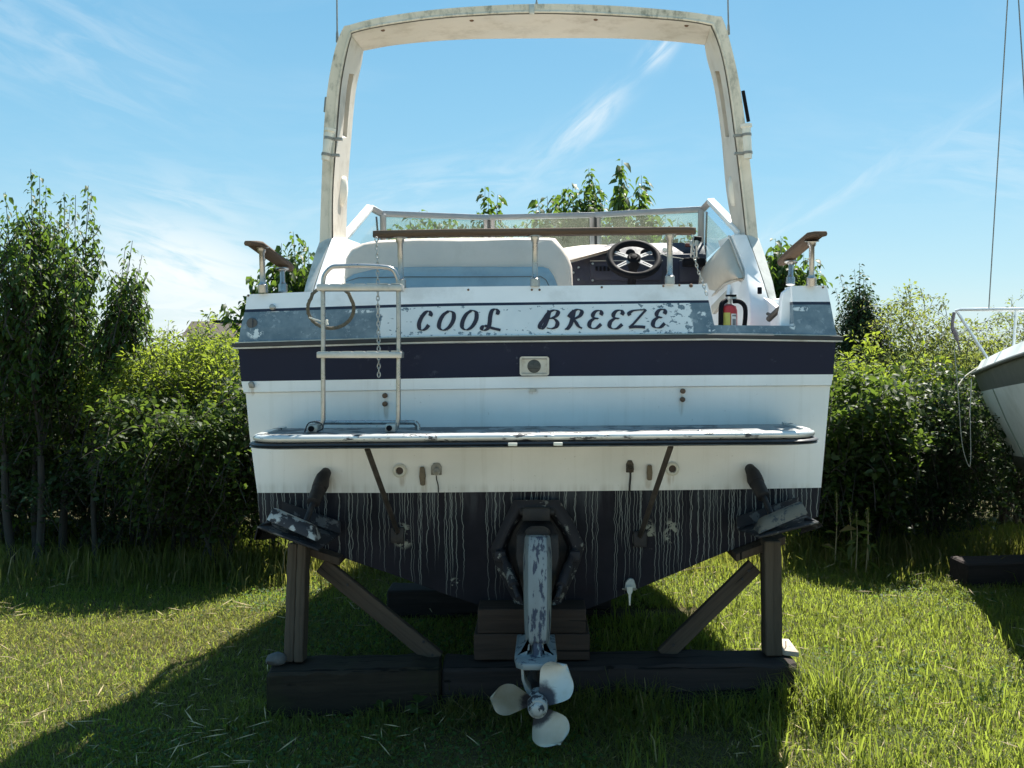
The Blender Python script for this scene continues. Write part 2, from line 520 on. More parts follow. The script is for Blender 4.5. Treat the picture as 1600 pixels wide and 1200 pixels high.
def hull_gelcoat():
    """old white gelcoat: chalky, faint vertical runs, a little rust weeping from the bolts"""
    m, t, b, out = mat_base('chalky_white_gelcoat')
    v = t.obj(); x, y, z = t.sep(v)
    n = t.noise(v, 2.0, 5.0, .6)
    c = t.mix(t.smooth(n, .3, .7), (0.82, 0.83, 0.82), (0.73, 0.74, 0.725))
    run = t.noise(t.comb(t.math('MULTIPLY', x, 22.0), 0.0, t.math('MULTIPLY', z, 1.1)), 1.0, 6.0, .65)
    c = t.mix(t.math('MULTIPLY', t.smooth(run, .50, .78), .22), c, (0.40, 0.38, 0.32))
    spk = t.smooth(t.noise(v, 55.0, 3.0, .6), .70, .74)
    c = t.mix(t.math('MULTIPLY', spk, .30), c, (0.22, 0.20, 0.17))
    rn = t.noise(t.comb(t.math('MULTIPLY', x, 60.0), 0.0, t.math('MULTIPLY', z, 6.0)), 1.0, 4.0, .6)
    for px, py, rx, rz in ((602, 640, .012, .045), (1066, 632, .012, .045), (661, 764, .014, .03), (1015, 756, .014, .03), (507, 762, .03, .04), (1178, 756, .03, .04), (625, 750, .016, .035), (1050, 748, .016, .035), (833, 612, .02, .012), (388, 612, .012, .02)):
        k = t.math('MULTIPLY', blob(t, x, z, px, py, rx, rz, .9), t.smooth(rn, .3, .65))
        c = t.mix(t.math('MULTIPLY', k, .55), c, (0.30, 0.22, 0.13))
    g = t.math('MULTIPLY', t.smooth(z, .93, .965, 1.0, 0.0), t.smooth(run, .35, .7))
    c = t.mix(t.math('MULTIPLY', g, .35), c, (0.30, 0.28, 0.22))
    t.put(b.inputs['Base Color'], c); t.put(b.inputs['Roughness'], t.smooth(n, .2, .8, .34, .52))
    return m


M['hull_gelcoat'] = hull_gelcoat()


def bottom_paint():
    """dark antifouling with pale runs that dripped down from the waterline"""
    m, t, b, out = mat_base('dark_bottom_paint')
    v = t.obj(); x, y, z = t.sep(v)
    n = t.noise(v, 5.0, 6.0, 0.62)
    c = t.mix(t.smooth(n, 0.3, 0.7), (0.0085, 0.0090, 0.0145), (0.017, 0.0155, 0.023))
    red = t.smooth(t.noise(v, 2.0, 3.0), 0.52, 0.72)
    c = t.mix(t.math('MULTIPLY', red, 0.5), c, (0.026, 0.011, 0.013))
    zw = 0.935
    total = None
    for i, (fr, wv, wid) in enumerate(((23.0, 0.38, 0.052), (37.0, 0.38, 0.080), (58.0, 0.32, 0.085))):
        wig = t.noise(t.comb(t.math('MULTIPLY', x, 2.2), 0.37 * i, t.math('MULTIPLY', z, 9.0)), 1.6, 3.0, 0.6)
        u = t.math('ADD', t.math('MULTIPLY', x, fr), t.math('MULTIPLY', t.math('SUBTRACT', wig, 0.5), wv * fr / 26.0 * 2.0))
        cell = t.math('FLOOR', u); fr_ = t.math('SUBTRACT', t.math('FRACT', u), 0.5)
        wn = t.node('ShaderNodeTexWhiteNoise', noise_dimensions='1D'); t.put(wn.inputs['W'], t.math('ADD', cell, 13.7 * i))
        r1, r2, r3 = t.sep(wn.outputs['Color'])
        off = t.math('MULTIPLY', t.math('SUBTRACT', r1, 0.5), 0.6)
        d = t.math('ABSOLUTE', t.math('SUBTRACT', fr_, off))
        line = t.smooth(d, wid * 0.35, wid, 1.0, 0.0)
        length = t.math('ADD', 0.08, t.math('MULTIPLY', t.math('POWER', r2, .75), 0.66))
        depth = t.math('SUBTRACT', zw, z)
        fade = t.smooth(t.math('DIVIDE', depth, length), 0.55, 1.0, 1.0, 0.0)
        on = t.smooth(t.math('ADD', r3, t.math('MULTIPLY', t.noise(t.comb(x, 3.1 * i, 0.0), 3.2, 2.0), 0.9)), 0.86, 1.04)
        s = t.math('MULTIPLY', t.math('MULTIPLY', line, t.math('MULTIPLY', fade, t.smooth(depth, 0.0, 1.0, 1.0, .22))), on)
        total = s if total is None else t.math('MAXIMUM', total, s)
    # a chalky bloom just below the waterline
    bloom = t.math('MULTIPLY', t.smooth(t.math('SUBTRACT', zw, z), 0.0, 0.20, 1.0, 0.0), t.smooth(t.noise(t.comb(t.math('MULTIPLY', x, 9.0), 0, t.math('MULTIPLY', z, 1.5)), 2.0, 4.0), 0.40, 0.75))
    c = t.mix(t.math('MULTIPLY', bloom, 0.32), c, (0.17, 0.19, 0.21))
    c = t.mix(t.math('MULTIPLY', total, 0.80), c, (0.30, 0.32, 0.30))
    # scraped patches where paint flaked off to the laminate
    ch = t.smooth(t.noise(v, 26.0, 6.0, 0.7), 0.53, 0.57)
    for px, py, rx, rz in ((626, 842, .045, .055), (1014, 842, .035, .07), (1052, 838, .03, .06), (708, 918, .022, .02), (770, 945, .02, .015)):
        c = t.mix(t.math('MULTIPLY', t.math('MULTIPLY', ch, blob(t, x, z, px, py, rx, rz, 0.6)), 0.8), c, (0.34, 0.34, 0.28))
    t.put(b.inputs['Base Color'], c)
    t.put(b.inputs['Roughness'], 0.7); t.put(b.inputs['Specular IOR Level'], 0.2)
    t.put(b.inputs['Normal'], t.bump(t.math('ADD', n, t.math('MULTIPLY', total, 0.4)), 0.2, 0.004))
    return m


M['bottom'] = bottom_paint()


def name_band():
    """slate blue band; the white board the name was lettered on is flaking away"""
    m, t, b, out = mat_base('flaking_name_band')
    v = t.obj(); x, y, z = t.sep(v)
    n = t.noise(v, 9.0, 6.0, 0.62)
    slate = t.mix(t.smooth(n, 0.3, 0.7), (0.080, 0.130, 0.168), (0.175, 0.235, 0.268))
    slate = t.mix(t.math('MULTIPLY', t.smooth(t.noise(v, 30.0, 6.0, 0.7), 0.56, 0.62), 0.45), slate, (0.34, 0.40, 0.43))
    xl, xr = P(592, 500, 4.44).x, P(1082, 500, 4.44).x
    zt, zb = P(840, 481, 4.44).z, P(840, 522, 4.44).z
    edge = t.math('MULTIPLY', t.math('SUBTRACT', t.noise(v, 18.0, 5.0, 0.65), 0.5), 0.055)
    e2 = t.math('ADD', x, edge)
    board = t.math('MULTIPLY', t.smooth(e2, xl - .004, xl + .004), t.smooth(e2, xr - .004, xr + .004, 1.0, 0.0))
    # flaked holes: more towards the right end, the left end and the lower edge
    hn = t.noise(t.scale(v, (1.0, 1.0, 1.5)), 34.0, 5.0, 0.62)
    right_w = t.smooth(x, P(955, 0, 4.44).x, P(1085, 0, 4.44).x, 0.0, 0.120)
    left_w = t.smooth(x, P(600, 0, 4.44).x, P(700, 0, 4.44).x, 0.05, 0.0)
    low_w = t.smooth(z, zb + .004, zb + .026, 0.11, 0.0)
    top_w = t.smooth(z, zt - .022, zt, 0.0, 0.05)
    thr = t.math('SUBTRACT', 0.684, t.math('ADD', t.math('ADD', right_w, left_w), t.math('ADD', low_w, top_w)))
    hole = t.smooth(t.math('SUBTRACT', hn, thr), -0.008, 0.008)
    cover = t.math('MULTIPLY', board, t.math('SUBTRACT', 1.0, hole))
    # leftover white flakes on the blue at both ends
    fl = t.smooth(t.noise(v, 24.0, 6.0, 0.66), 0.505, 0.53)
    left = None
    for px, py, rx, rz in ((395, 520, .035, .025), (420, 483, .10, .010), (560, 486, .06, .008), (1247, 510, .028, .014), (1262, 482, .055, .010), (1108, 514, .03, .012), (1098, 492, .02, .018)):
        s = t.math('MULTIPLY', fl, blob(t, x, z, px, py, rx, rz, 0.5))
        left = s if left is None else t.math('MAXIMUM', left, s)
    cover = t.math('MAXIMUM', cover, left)
    white = t.mix(t.smooth(t.noise(v, 4.0, 4.0), 0.3, 0.75), (0.66, 0.70, 0.70), (0.56, 0.61, 0.63))
    c = t.mix(cover, slate, white)
    t.put(b.inputs['Base Color'], c)
    t.put(b.inputs['Roughness'], t.smooth(cover, 0, 1, 0.6, 0.42))
    t.put(b.inputs['Normal'], t.bump(cover, 0.3, 0.0015))
    return m


M['name_band'] = name_band()


def stained_arch():
    """old fibreglass with grey-green mildew"""
    m, t, b, out = mat_base('mildewed_arch_fibreglass')
    v = t.obj(); x, y, z = t.sep(v)
    n = t.noise(v, 3.2, 6.0, 0.65, 0.4)
    fine = t.noise(t.scale(v, (1, 1, 0.5)), 22.0, 6.0, 0.7)
    c = t.mix(t.smooth(n, 0.3, 0.72), (0.73, 0.65, 0.53), (0.59, 0.53, 0.42))
    top = t.smooth(z, 2.3, 3.2, 0.10, 0.50)
    k = t.math('MULTIPLY', t.smooth(fine, 0.46, 0.70), t.math('ADD', t.smooth(n, 0.42, 0.66, 0.08, 0.45), top), clamp=True)
    c = t.mix(k, c, (0.165, 0.165, 0.125))
    t.put(b.inputs['Base Color'], c); t.put(b.inputs['Roughness'], 0.62)
    return m


M['arch'] = stained_arch()
M['arch_inner'] = plain('arch_inner_liner', (0.50, 0.46, 0.40), 0.55, var=0.07, scale=4, dirt=(0.26, 0.21, 0.15), dirt_amt=0.55, dirt_scale=6)
M['arch_dark'] = plain('mildew_gap', (0.10, 0.085, 0.065), 0.8, var=0.4, scale=25)


def wood(name, a, b_, dark, rough=0.85, grain=1.0, moss=None):
    """timber with grain along local Z"""
    m, t, b, out = mat_base(name)
    v = t.obj()
    g = t.noise(t.scale(v, (38 * grain, 38 * grain, 1.6 * grain)), 1.0, 6.0, 0.65, 0.8)
    big = t.noise(t.scale(v, (5, 5, 0.9)), 1.0, 4.0)
    c = t.mix(t.smooth(g, 0.3, 0.7), a, b_)
    c = t.mix(t.math('MULTIPLY', t.smooth(big, 0.45, 0.75), 0.6), c, dark)
    cr = t.smooth(t.noise(t.scale(v, (26 * grain, 26 * grain, 0.55)), 1.0, 3.0, 0.5, 0.4), 0.655, 0.675)
    c = t.mix(cr, c, tuple(q * 0.25 for q in dark))
    if moss:
        c = t.mix(t.math('MULTIPLY', t.smooth(t.noise(v, 3.0, 6.0, 0.65), 0.48, 0.68), 0.65), c, moss)
    t.put(b.inputs['Base Color'], c); t.put(b.inputs['Roughness'], rough)
    t.put(b.inputs['Specular IOR Level'], 0.25)
    t.put(b.inputs['Normal'], t.bump(t.math('SUBTRACT', g, t.math('MULTIPLY', cr, 1.5)), 0.5, 0.006))
    return m


M['post_wood'] = wood('weathered_post_timber', (0.105, 0.082, 0.060), (0.062, 0.048, 0.035), (0.036, 0.028, 0.021))
M['brace_wood'] = wood('weathered_brace_board', (0.090, 0.065, 0.047), (0.056, 0.041, 0.030), (0.033, 0.025, 0.019))
M['base_wood'] = wood('old_mossy_timber', (0.036, 0.027, 0.018), (0.019, 0.014, 0.010), (0.009, 0.007, 0.005), moss=(0.028, 0.030, 0.010))
M['dark_timber'] = wood('old_dark_timber', (0.036, 0.027, 0.025), (0.021, 0.016, 0.015), (0.011, 0.009, 0.008))
M['block_wood'] = wood('reddish_block_timber', (0.070, 0.046, 0.035), (0.046, 0.031, 0.024), (0.026, 0.018, 0.015))
M['pale_wood'] = wood('pale_offcut', (0.52, 0.45, 0.37), (0.42, 0.36, 0.29), (0.30, 0.25, 0.2))
M['teak'] = wood('weathered_teak', (0.125, 0.080, 0.050), (0.085, 0.055, 0.036), (0.05, 0.038, 0.028), rough=0.7)


def glass_mat(name, tint, dust, dust_amt, rough=0.03):
    m, t, b, out = mat_base(name)
    tr = t.node('ShaderNodeBsdfTransparent'); t.put(tr.inputs[0], tint)
    gl = t.node('ShaderNodeBsdfGlossy'); t.put(gl.inputs['Color'], (1, 1, 1)); t.put(gl.inputs['Roughness'], rough)
    df = t.node('ShaderNodeBsdfDiffuse'); t.put(df.inputs['Color'], dust)
    tl = t.node('ShaderNodeBsdfTranslucent'); t.put(tl.inputs['Color'], dust)
    fr = t.node('ShaderNodeFresnel'); t.put(fr.inputs['IOR'], 1.45)
    s1 = t.node('ShaderNodeMixShader'); t.put(s1.inputs[0], t.math('MULTIPLY', fr.outputs[0], 0.45))
    t.t.links.new(tr.outputs[0], s1.inputs[1]); t.t.links.new(gl.outputs[0], s1.inputs[2])
    s0 = t.node('ShaderNodeMixShader'); t.put(s0.inputs[0], 0.5)
    t.t.links.new(df.outputs[0], s0.inputs[1]); t.t.links.new(tl.outputs[0], s0.inputs[2])
    v = t.obj()
    k = t.math('MULTIPLY', t.smooth(t.noise(v, 4.0, 5.0, 0.6), 0.2, 0.8, 0.6, 1.3), dust_amt)
    s2 = t.node('ShaderNodeMixShader'); t.put(s2.inputs[0], k)
    t.t.links.new(s1.outputs[0], s2.inputs[1]); t.t.links.new(s0.outputs[0], s2.inputs[2])
    t.t.links.new(s2.outputs[0], out.inputs[0])
    return m


M['glass'] = glass_mat('dusty_windscreen_glass', (0.80, 0.86, 0.82), (0.55, 0.55, 0.45), 0.10)
M['side_glass'] = glass_mat('clear_side_glass', (0.84, 0.90, 0.90), (0.5, 0.5, 0.5), 0.025)


def leaf_mat(name, a, b_, trans, rough=0.42, tw=0.42, third=None):
    m, t, b, out = mat_base(name)
    at = t.node('ShaderNodeAttribute', attribute_name='rnd').outputs['Fac']
    c = t.mix(at, a, b_)
    if third: c = t.mix(t.smooth(at, 0.93, 0.96), c, third)
    t.put(b.inputs['Base Color'], c); t.put(b.inputs['Roughness'], rough)
    t.put(b.inputs['Specular IOR Level'], 0.28)
    tl = t.node('ShaderNodeBsdfTranslucent')
    t.put(tl.inputs['Color'], t.mix(at, trans, tuple(q * 0.7 for q in trans)))
    mx = t.node('ShaderNodeMixShader'); t.put(mx.inputs[0], tw)
    t.t.links.new(b.outputs[0], mx.inputs[1]); t.t.links.new(tl.outputs[0], mx.inputs[2])
    t.t.links.new(mx.outputs[0], out.inputs[0])
    return m


M['leaf_pear'] = leaf_mat('glossy_pear_leaf', (0.030, 0.058, 0.015), (0.052, 0.088, 0.022), (0.17, 0.28, 0.034), 0.50, 0.40)
M['leaf_dark'] = leaf_mat('dark_oval_leaf', (0.028, 0.050, 0.020), (0.045, 0.075, 0.026), (0.09, 0.15, 0.03), 0.52, 0.30)
M['leaf_hedge'] = leaf_mat('hedge_leaf', (0.026, 0.048, 0.012), (0.048, 0.074, 0.018), (0.17, 0.26, 0.034), 0.55, 0.42)
M['leaf_yellow'] = leaf_mat('yellow_green_leaf', (0.055, 0.085, 0.018), (0.095, 0.125, 0.026), (0.36, 0.46, 0.045), 0.58, 0.50)
M['leaf_olive'] = leaf_mat('olive_vine_leaf', (0.070, 0.095, 0.030), (0.115, 0.135, 0.040), (0.34, 0.40, 0.07), 0.58, 0.48, (0.20, 0.13, 0.05))
M['grass'] = leaf_mat('lawn_grass', (0.038, 0.066, 0.014), (0.072, 0.088, 0.022), (0.45, 0.56, 0.075), 0.6, 0.46, (0.30, 0.23, 0.10))
M['clover'] = leaf_mat('clover_leaf', (0.030, 0.065, 0.018), (0.050, 0.090, 0.025), (0.20, 0.36, 0.05), 0.6, 0.4)
M['grass_dry'] = leaf_mat('mown_dry_grass', (0.050, 0.068, 0.017), (0.105, 0.096, 0.032), (0.42, 0.45, 0.08), 0.7, 0.42, (0.36, 0.27, 0.14))


def ground_mat():
    m, t, b, out = mat_base('soil_and_thatch')
    v = t.obj()
    n = t.noise(v, 1.2, 6.0, 0.65); f = t.noise(v, 30.0, 6.0, 0.7)
    c = t.mix(t.smooth(n, 0.35, 0.65), (0.060, 0.062, 0.022), (0.095, 0.080, 0.038))
    c = t.mix(t.smooth(f, 0.4, 0.7), c, (0.045, 0.036, 0.022))
    far = t.smooth(t.vmath('LENGTH', v), 11.0, 16.0)
    c = t.mix(far, c, t.mix(t.smooth(n, 0.3, 0.7), (0.075, 0.115, 0.028), (0.11, 0.13, 0.04)))
    t.put(b.inputs['Base Color'], c); t.put(b.inputs['Roughness'], 0.95); t.put(b.inputs['Specular IOR Level'], 0.1)
    t.put(b.inputs['Normal'], t.bump(f, 0.6, 0.03))
    return m


M['ground'] = ground_mat()

M['bright_steel'] = plain('polished_rail', (0.62, 0.64, 0.65), 0.35, metal=0.35, var=0.05)


# ------------------------------------------------------------------ the ground
def make_ground():
    nx, ny = 60, 60
    me = bpy.data.meshes.new('ground')
    S = 900.0
    bm = bmesh.new()
    bmesh.ops.create_grid(bm, x_segments=nx, y_segments=ny, size=S)
    bm.to_mesh(me); bm.free()
    me.materials.append(M['ground'])
    o = bpy.data.objects.new('ground', me); scene.collection.objects.link(o)
    o['kind'] = 'structure'
    return o


make_ground()


def make_bounce_gravel():
    """pale gravel added unseen behind the camera; bounces sun onto the shaded stern"""
    mb = MB(); xs = np.linspace(-60, 60, 61); rows = []
    for x in xs:
        wob = .25 * math.sin(x * .7) + .15 * math.sin(x * 1.9 + 1)
        rows.append([Vector((x, 2.0 + wob, .004)), Vector((x, -2.0, .03)), Vector((x, -12.0 + wob, .004))])
    mb.loft(rows, closed_ring=False, cap=False)
    o = mb.build('added_bounce_gravel', plain('pale_bounce_gravel', (.42, .375, .29), .9, var=.25, scale=60, dirt=(.25, .22, .17), dirt_amt=.5, dirt_scale=1.5, bump=.5, bscale=90), None)
    o['kind'] = 'structure'


make_bounce_gravel()  # out-of-view ground, added to throw warm light on the transom

# ------------------------------------------------------------------ the motor boat
boat = thing('motor_boat', 'white and navy cabin cruiser seen from its stern, lettered COOL BREEZE, propped on timbers', 'motor boat', BOAT)


def YT(px, py):
    y = 4.42 + (0.12 * (py - 530) / 440 if py >= 530 else 0.0009 * (530 - py))
    return y + 0.05 * ((px - CX) / 465) ** 2


def T(px, py, off=0.0):
    """point on the transom seen at a photo pixel, pushed off it (negative: towards the stern)"""
    return P(px, py, YT(px, py) + off)


L_RUBB = [(372, 543), (500, 541), (627, 538), (840, 534), (1120, 531), (1308, 533)]
L_NAVY = [(377, 596), (627, 592), (840, 588), (1120, 586), (1302, 585)]
L_SEAM = [(381, 614), (627, 610), (840, 607), (1120, 604), (1298, 603)]
L_WATER = [(402, 770), (620, 770), (840, 768), (1120, 765), (1283, 762)]
L_V = [(406, 817), (540, 873), (615, 898), (692, 927), (755, 947), (800, 965), (845, 984), (880, 966), (960, 935), (1040, 902), (1120, 868), (1279, 807)]
HULL_ROWS = [  # (left px, right px, line, offset, material below it: 0 white 1 navy 2 bottom)
    (372, 1306, L_RUBB, 0.0, 1),
    (377, 1302, L_NAVY, 0.0, 0),
    (380.5, 1299, [(x, y - 1.2) for x, y in L_SEAM], -0.004, 0),
    (381, 1298.5, [(x, y + 0.4) for x, y in L_SEAM], 0.010, 0),
    (384, 1297, [(x, y + 1.4) for x, y in L_SEAM], 0.010, 0),
    (390, 1291, [(384, 680), (1297, 670)], 0.010, 0),
    (402, 1283, L_WATER, 0.010, 2),
    (404, 1281, None, 0.010, 2),
    (406, 1279, L_V, 0.010, 2)]


def HB(t):
    """share of the full beam left at a fraction of the hull's length"""
    return max(0.0, 1 - t ** 1.8) ** .8


YAW = 0.2          # the bow lies this far to the right of the stern's centre line


def build_hull():
    mb = MB(); NC = 30
    rows = []
    for xl, xr, line, off, mt in HULL_ROWS:
        row = []
        for i in range(NC + 1):
            px = lerp(xl, xr, i / NC)
            if line is None:
                py = 0.5 * (poly_at(L_WATER, px) + poly_at(L_V, px))
            else:
                py = poly_at(line, px)
            row.append(T(px, py, off))
        rows.append(row)
    idx = len(rows)
    for r_ in range(idx - 1):
        mb.loft([rows[r_], rows[r_ + 1]], closed_ring=False, cap=False, mat=HULL_ROWS[r_][4])
    # sides and bottom run forward to the bow
    stern = [r[0] for r in rows] + rows[-1][1:-1] + [r[-1] for r in rows][::-1]
    ns = 12
    mats = [HULL_ROWS[k][4] for k in range(idx - 1)] + [2] * NC + [HULL_ROWS[k][4] for k in range(idx - 1)][::-1]
    rings = []
    for s in range(ns + 1):
        t = s / ns
        Y = 5.35 * t
        b = HB(t)
        ring = []
        for p in stern:
            up = max(0.0, (1.62 - p.z) / 1.1)           # 0 at the rail, 1 at the keel
            bb = b * (1 - 0.25 * up * t)
            x = p.x * max(bb, 0.004) + YAW * t
            z = p.z + 0.22 * t * t + up * (0.95 * max(0, t - 0.45) ** 1.6 / 0.55 ** 1.6)
            ring.append(Vector((x, p.y + Y * (1 - 0.10 * up * t), min(z, 1.62 + 0.22 * t * t) if up > 0 else z)))
        rings.append(ring)
    n = len(stern)
    for s in range(ns):
        for k in range(n - 1):
            mb.add([rings[s][k], rings[s][k + 1], rings[s + 1][k + 1], rings[s + 1][k]], [(0, 1, 2, 3)], mats[k])
    return mb.build('hull', [M['hull_gelcoat'], M['navy'], M['bottom']], boat, smooth=25)


build_hull()

# transom top: the name band with its pinstripe and white cap, with the gate opening at the right
L_BAND = [(372, 537), (500, 533), (627, 529), (720, 527), (840, 526), (1120, 523), (1308, 526)]
L_PINB = [(382, 488), (627, 480), (720, 478), (1105, 473), (1235, 476), (1300, 476)]
L_PINT = [(383, 483.5), (627, 475.5), (720, 473.5), (1105, 469), (1235, 471.5), (1300, 471.5)]
L_CAP = [(385, 460), (480, 456), (637, 449.5), (720, 448), (1105, 444), (1225, 447), (1293, 446)]


def band_piece(mb, cuts, y_top):
    """cuts: list of (row line, left px, right px, material below), top to bottom"""
    NC = 26
    rows = []
    for line, xl, xr, mt in cuts:
        rows.append([T(lerp(xl, xr, i / NC), poly_at(line, lerp(xl, xr, i / NC))) for i in range(NC + 1)])
    for r_ in range(len(rows) - 1):
        mb.loft([rows[r_], rows[r_ + 1]], closed_ring=False, cap=False, mat=cuts[r_][3])
    D = Vector((0, 0.13, 0))
    back = [[p + D for p in r_] for r_ in rows]
    mb.loft([rows[0], back[0]], closed_ring=False, cap=False, mat=2)
    mb.loft([rows[-1], back[-1]], closed_ring=False, cap=False, mat=2)
    for r_ in range(len(rows) - 1):
        mb.add([rows[r_][0], rows[r_ + 1][0], back[r_ + 1][0], back[r_][0]], [(0, 1, 2, 3)], cuts[r_][3])
        mb.add([rows[r_][-1], rows[r_ + 1][-1], back[r_ + 1][-1], back[r_][-1]], [(0, 1, 2, 3)], 2)
    mb.loft([back[0], back[-1]], closed_ring=False, cap=False, mat=2)


bandm = [M['name_band'], M['stripe'], M['deck_white']]
mb = MB()
L_SILL = [(372, 512), (1100, 508), (1120, 508), (1240, 509), (1310, 509)]
band_piece(mb, [(L_CAP, 386, 1105, 2), (L_PINT, 383, 1107, 1), (L_PINB, 382, 1108, 0), (L_SILL, 376, 1116, 0)], 0)
band_piece(mb, [(L_CAP, 1237, 1292, 2), (L_PINT, 1238.5, 1297, 1), (L_PINB, 1239, 1298, 0), (L_SILL, 1241, 1304, 0)], 0)
band_piece(mb, [(L_SILL, 376, 1304, 0), (L_BAND, 372, 1308, 0)], 0)
mb.build('transom', bandm, boat, smooth=25)

# corner block and side decks ahead of the transom
gr = [P(1222, 470, 4.56), P(1225, 456, 4.56), P(1236, 448, 4.56), P(1291, 448, 4.56), P(1297, 475, 4.56), P(1303, 522, 4.56), P(1218, 522, 4.56), P(1219, 506, 4.56)]
mb = MB(); mb.prism(gr, (0.003, 0.08, 0.0)); mb.build('quarter_block', M['deck_white'], boat, bevel=0.006)
gl = [P(387, 461, 4.56), P(470, 458, 4.56), P(478, 520, 4.56), P(380, 520, 4.56)]
mb = MB(); mb.prism(gl, (-0.003, 0.08, 0.0)); mb.build('quarter_block', M['deck_white'], boat, bevel=0.006)
for s in (-1, 1):
    xo, xi = 1.27 * s, 1.20 * s
    mb = MB()
    mb.add([(xo, 4.66, 1.80), (xi, 4.66, 1.80), (.74 * s + .12, 8.2, 1.90), (.80 * s + .12, 8.2, 1.90), (xo * 1.02, 4.66, 1.60), (xi, 4.66, 1.60), (.74 * s + .12, 8.2, 1.66), (.82 * s + .12, 8.2, 1.66)],
           [(0, 1, 2, 3), (0, 1, 5, 4), (0, 3, 7, 4), (1, 2, 6, 5), (4, 5, 6, 7), (2, 3, 7, 6)])
    mb.build('side_deck', M['deck_white'], boat, bevel=0.012)
mb = MB()
rows = []
for t in np.linspace(0, 1, 9):
    tt = .70 + .29 * t; w_ = 1.27 * HB(tt); y_ = 4.42 + 5.35 * tt; o_ = YAW * tt
    rows.append([Vector((-w_ + o_, y_, 1.68 + .1 * t)), Vector((-w_ * .6 + o_, y_, 1.86 + .04 * t)), Vector((o_, y_, 1.92)), Vector((w_ * .6 + o_, y_, 1.86 + .04 * t)), Vector((w_ + o_, y_, 1.68 + .1 * t))])
mb.loft(rows, closed_ring=False, cap=False)
mb.add([(-.98, 6.5, 1.96), (1.06, 6.5, 1.96), (.84, 8.2, 1.93), (-.58, 8.2, 1.93), (-1.0, 6.5, 1.66), (1.08, 6.5, 1.66), (.86, 8.2, 1.66), (-.60, 8.2, 1.66)],
       [(0, 1, 2, 3), (0, 1, 5, 4), (0, 3, 7, 4), (1, 2, 6, 5), (2, 3, 7, 6)])
mb.build('foredeck', M['deck_white'], boat)
MB().box((0, 5.5, 1.22), (2.2, 1.8, 0.04)).build('cockpit_floor', M['deck_white'], boat)

# rub rail: black rubber with a bright insert, wrapping the corners
def rail_path(dy, off):
    pts = [T(px, poly_at(L_BAND, px) + dy, off) for px in np.linspace(373, 1307, 40)]
    l, r_ = pts[0], pts[-1]
    pre = [Vector((l.x * HB(t) + YAW * t - 0.02 * (1 - t), l.y + 5.35 * t, l.z + .2 * t * t)) for t in (0.75, .5, .25, .08)]
    post = [Vector((r_.x * HB(t) + YAW * t + 0.02 * (1 - t), r_.y + 5.35 * t, r_.z + .2 * t * t)) for t in (.08, .25, .5, .75)]
    return pre + pts + post


def strip(mb, path, h, d, mat=0):
    rings = []
    for i, p in enumerate(path):
        t = (path[min(i + 1, len(path) - 1)] - path[max(0, i - 1)]).normalized()
        o = Vector((t.y, -t.x, 0)).normalized()
        rings.append([p + Vector((0, 0, h / 2)), p + o * d + Vector((0, 0, h / 2 * .7)), p + o * d - Vector((0, 0, h / 2 * .7)), p - Vector((0, 0, h / 2))])
    mb.loft(rings, mat=mat)


mb = MB(); strip(mb, rail_path(2.6, 0.006), 0.021, 0.030)
rr = mb.build('rub_rail', M['black_rubber'], boat)
mb = MB(); strip(mb, rail_path(7.2, 0.008), 0.010, 0.026); mb.build('rail_insert', M['dull_alloy'], rr)
mb = MB(); strip(mb, rail_path(-1.6, 0.004), 0.006, 0.016); mb.build('rail_lip', M['frame_grey'], rr)

# ------------------------------------------------------------------ the name, letter by letter
def letter_strokes(ch):
    V2 = lambda *a: [Vector((a[i], a[i + 1], 0)) for i in range(0, len(a), 2)]
    if ch == 'C': return [V2(.86, .74, .92, .86, .80, .99, .56, .93, .28, .66, .12, .34, .16, .08, .36, .01, .60, .10, .78, .28)]
    if ch == 'O': return [V2(.62, .985, .34, .80, .13, .46, .10, .14, .34, .005, .66, .16, .90, .52, .92, .86, .74, .99, .55, .97)]
    if ch == 'L': return [V2(.73, .80, .80, .78, .84, .90, .72, 1.0, .54, .92, .45, .66, .42, .36, .34, .10, .14, .00, .02, .07, .10, .19, .28, .19, .55, .10, .97, .01)]
    if ch == 'B': return [V2(.50, .97, .42, .62, .28, .22, .12, .02, .01, .08, .05, .26, .22, .50, .46, .84, .74, .98, .93, .90, .86, .70, .66, .58, .50, .55, .74, .52, .90, .34, .84, .12, .62, .02, .36, .06)]
    if ch == 'R': return [V2(.52, .97, .44, .62, .32, .24, .12, .00, .04, .05), V2(.20, .60, .42, .86, .74, 1.0, .96, .90, .88, .70, .64, .56, .42, .50), V2(.46, .52, .62, .34, .78, .14, .98, .03)]
    if ch == 'E': return [V2(.88, .74, .95, .86, .82, .99, .52, .95, .32, .78, .36, .62, .62, .55, .36, .52, .10, .36, .04, .14, .24, .00, .58, .02, .92, .24)]
    if ch == 'Z': return [V2(.06, .66, .02, .78, .20, .90, .50, .95, .98, .97), V2(.98, .97, .62, .60, .26, .22, .02, .02), V2(.02, .04, .40, .07, .74, .06, .93, .04)]


NIB = Vector((math.cos(R(8)), math.sin(R(8)), 0))


